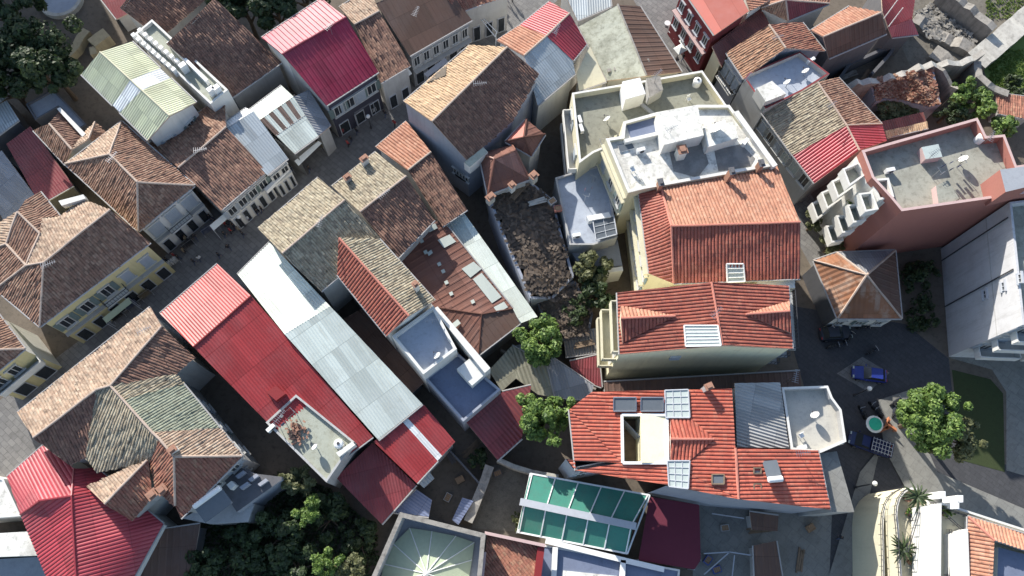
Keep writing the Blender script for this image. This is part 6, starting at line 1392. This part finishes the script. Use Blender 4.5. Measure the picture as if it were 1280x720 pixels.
# ------------------------------------------------------------------ deck clutter, yard clutter, awnings, more people
def laundry(x, y, z, rz, label, n=6):
    p = P(x,y,z); t = thing('laundry_line', tuple(p), label, 'laundry', rz=rz); r = np.random.default_rng(int(x+y)); mb = MB(); L = n*.55
    for sx in (-L/2,L/2): mb.bar((sx,0,0),(sx,0,1.7),.05,.05); mb.bar((sx,-.4,1.68),(sx,.4,1.68),.04,.04)
    for sy in (-.35,.35): mb.bar((-L/2,sy,1.7),(L/2,sy,1.7),.015,.015)
    link('line', mb.mesh('line','steel'), t)
    for k in range(n):
        c = MB(); w_ = .25+.2*r.random(); h_ = .5+.5*r.random(); x0 = -L/2+.3+k*.5; sy = (-.35,.35)[k%2]
        c.poly([(x0,sy+.02,1.69),(x0+w_,sy+.02,1.69),(x0+w_*.95,sy+.08,1.69-h_),(x0+.03,sy+.05,1.69-h_)]); c.poly([(x0+.03,sy-.01,1.69-h_),(x0+w_*.95,sy+.02,1.69-h_),(x0+w_,sy-.02,1.69),(x0,sy-.02,1.69)])
        link('cloth', c.mesh('cloth', ('fabric_white','cloth_jeans','cloth_red','cloth_khaki','fabric_blue')[r.integers(5)]), t)
laundry(765,182,9.25,.3,'clothes line on the olive grey terrace near its front parapet'); laundry(1180,215,13.95,.4,'clothes line across the pink apartment roof'); laundry(360,525,7.4,.8,'clothes line at the top of the mossy concrete terrace',4); laundry(735,240,5.85,1.2,'clothes line on the low blue floored terrace',5)
def chair(x, y, z, rz, label):
    p = P(x,y,z); t = thing('plastic_chair', tuple(p), label, 'chair', rz=rz)
    for nm, c, d in (('seat',(0,0,.43),(.48,.46,.05)),('backrest',(0,.23,.7),(.46,.05,.5)),('leg',(-.2,-.2,.2),(.05,.05,.4)),('leg',(.2,-.2,.2),(.05,.05,.4)),('leg',(-.2,.2,.2),(.05,.05,.4)),('leg',(.2,.2,.2),(.05,.05,.4))): mb = MB(); mb.box(c,d); link(nm, mb.mesh(nm,'white_paint'), t)
chair(790,214,12.18,.4,'white chair on the bright white terrace near its left parapet'); chair(798,222,12.18,2.0,'second white chair by the lower left corner of the bright white terrace'); chair(1170,660,10.05,1,'white chair on the cream terrace'); chair(860,126,9.25,.5,'white chair on the olive grey terrace right half'); chair(1000,545,9.35,.5,'white chair on the flat grey terrace')
def crate(x, y, z, rz, label, mat, s_=(.9,.7,.5)):
    p = P(x,y,z); t = thing('crate', tuple(p), label, 'crate', rz=rz); b = MB()
    for sx in (-1,1): b.box((sx*(s_[0]/2-.03),0,s_[2]/2),(.06,s_[1],s_[2]))
    for sy in (-1,1): b.box((0,sy*(s_[1]/2-.03),s_[2]/2),(s_[0]-.12,.06,s_[2]))
    b.box((0,0,.05),(s_[0]-.12,s_[1]-.12,.06)); link('box', b.mesh('box',mat), t); c = MB()
    for k in range(4): c.box((-s_[0]/2+s_[0]*(k+.5)/4,0,s_[2]*.8),(s_[0]/4-.04,s_[1]-.14,.08))
    link('slats', c.mesh('slats','timber'), t)
for x, y, z, rz, lb, mt in ((697,262,6.2,.2,'pink crate on the edge of the dry vine ruin','plaster_pink'), (690,253,6.2,.6,'grey crate beside the pink crate on the ruin edge','plaster_grey'), (895,712,.02,.3,'blue crate under the steel frame in the yard','fabric_blue'), (884,700,.02,.9,'second blue crate, nearer the maroon canopy','fabric_blue'), (905,660,.02,.1,'grey crate in the middle of the concrete yard','plaster_grey'), (1012,660,.02,.5,'wooden crate at the right of the concrete yard','timber'), (575,600,.02,.5,'wooden crate in the dark yard','timber'), (560,622,.02,1.1,'grey crate in the dark yard below the red annex','plaster_grey'), (622,592,.02,.4,'dark crate at top of the gravel court','plaster_dark'), (1028,350,.02,.3,'crate in the lane beside the pyramid house','timber'), (1022,372,.02,.9,'grey crate in the lane below the wooden crate','plaster_grey')):
    crate(x, y, z, rz, lb, mt)
def planks(x, y, z, rz, label, n=6, L=2.6, mat='wood_old'):
    p = P(x,y,z); t = thing('plank_stack', tuple(p), label, 'planks', rz=rz); r = np.random.default_rng(int(x*3)); mb = MB()
    for k in range(n): mb.box((.1*r.normal(),(k%3-1)*.24,.04+.07*(k//3)),(L*(.8+.3*r.random()),.2,.05),.05*r.normal())
    obj_ = link('planks', mb.mesh('planks',mat), t)
planks(672,252,6.4,.3,'pale planks on top of the dry vine ruin',5,2.2,'stone_pale'); planks(648,240,6.6,.9,'planks at the foot of the rusty hipped annex'); planks(950,662,.02,.1,'planks beside the square dark yard shed'); planks(1000,700,.02,1.3,'planks lying on the concrete yard by the lane'); planks(590,560,.02,.8,'planks in the dark court above the gravel'); planks(562,568,.02,2.2,'planks by the thin yard wall',6,2.0,'plaster_dark'); planks(1080,98,.3,.9,'planks leaning in the grey rubble yard',6,3.0); planks(1060,95,.3,.5,'grey planks in the rubble yard nearer the orange ridge house',6,3.0,'stone'); planks(730,430,2.9,.2,'planks on the weathered plank shed',4,2.4)
for pts, hs, mt, lb in (([(262,282),(282,265),(287,271),(267,288)],[3.4,3.4,3.0,3.0],'fabric_white','white awning over the shops of the white hip roofed house'), ([(128,398),(160,372),(165,378),(133,404)],[3.4,3.4,3.0,3.0],'canopy_green','pale green awning over the yellow house shops'), ([(300,250),(318,235),(322,240),(304,255)],[3.4,3.4,3.0,3.0],'fabric_white','white awning over the brown tiled house shops'), ([(530,92),(556,72),(560,77),(534,97)],[3.6,3.6,3.1,3.1],'plaster_bluegrey','grey awning along the pilastered shop front'), ([(440,138),(462,122),(466,127),(444,143)],[3.4,3.4,3.0,3.0],'plaster_dark','dark awning over the magenta roofed house shop')):
    q = [P(x,y,z) for (x,y),z in zip(pts,hs)]; c = sum(q)/4; t = thing('awning', (c[0],c[1],0), lb, 'awning'); mb = MB()
    if sum(q[i][0]*q[(i+1)%4][1]-q[(i+1)%4][0]*q[i][1] for i in range(4)) < 0: q = q[::-1]
    mb.poly(q); mb.poly([p-[0,0,.06] for p in q][::-1])
    for i in range(4): mb.poly([q[i]-[0,0,.06],q[(i+1)%4]-[0,0,.06],q[(i+1)%4],q[i]])
    obj('fabric', mb, mt, t)
    for p in q: b = MB(); b.bar((p[0],p[1],0),(p[0],p[1],p[2]-.05),.06,.06); obj('post', b, 'grey_frame', t)
r = np.random.default_rng(21)
for k in range(22):
    t_ = r.random(); x, y = 175+t_*170+r.normal()*6, 350-t_*118+r.normal()*7
    person(x, y, [0,0,0,3,2,1][r.integers(6)], r.random()*6.28)
# dark ivy and undergrowth covering the garden floor
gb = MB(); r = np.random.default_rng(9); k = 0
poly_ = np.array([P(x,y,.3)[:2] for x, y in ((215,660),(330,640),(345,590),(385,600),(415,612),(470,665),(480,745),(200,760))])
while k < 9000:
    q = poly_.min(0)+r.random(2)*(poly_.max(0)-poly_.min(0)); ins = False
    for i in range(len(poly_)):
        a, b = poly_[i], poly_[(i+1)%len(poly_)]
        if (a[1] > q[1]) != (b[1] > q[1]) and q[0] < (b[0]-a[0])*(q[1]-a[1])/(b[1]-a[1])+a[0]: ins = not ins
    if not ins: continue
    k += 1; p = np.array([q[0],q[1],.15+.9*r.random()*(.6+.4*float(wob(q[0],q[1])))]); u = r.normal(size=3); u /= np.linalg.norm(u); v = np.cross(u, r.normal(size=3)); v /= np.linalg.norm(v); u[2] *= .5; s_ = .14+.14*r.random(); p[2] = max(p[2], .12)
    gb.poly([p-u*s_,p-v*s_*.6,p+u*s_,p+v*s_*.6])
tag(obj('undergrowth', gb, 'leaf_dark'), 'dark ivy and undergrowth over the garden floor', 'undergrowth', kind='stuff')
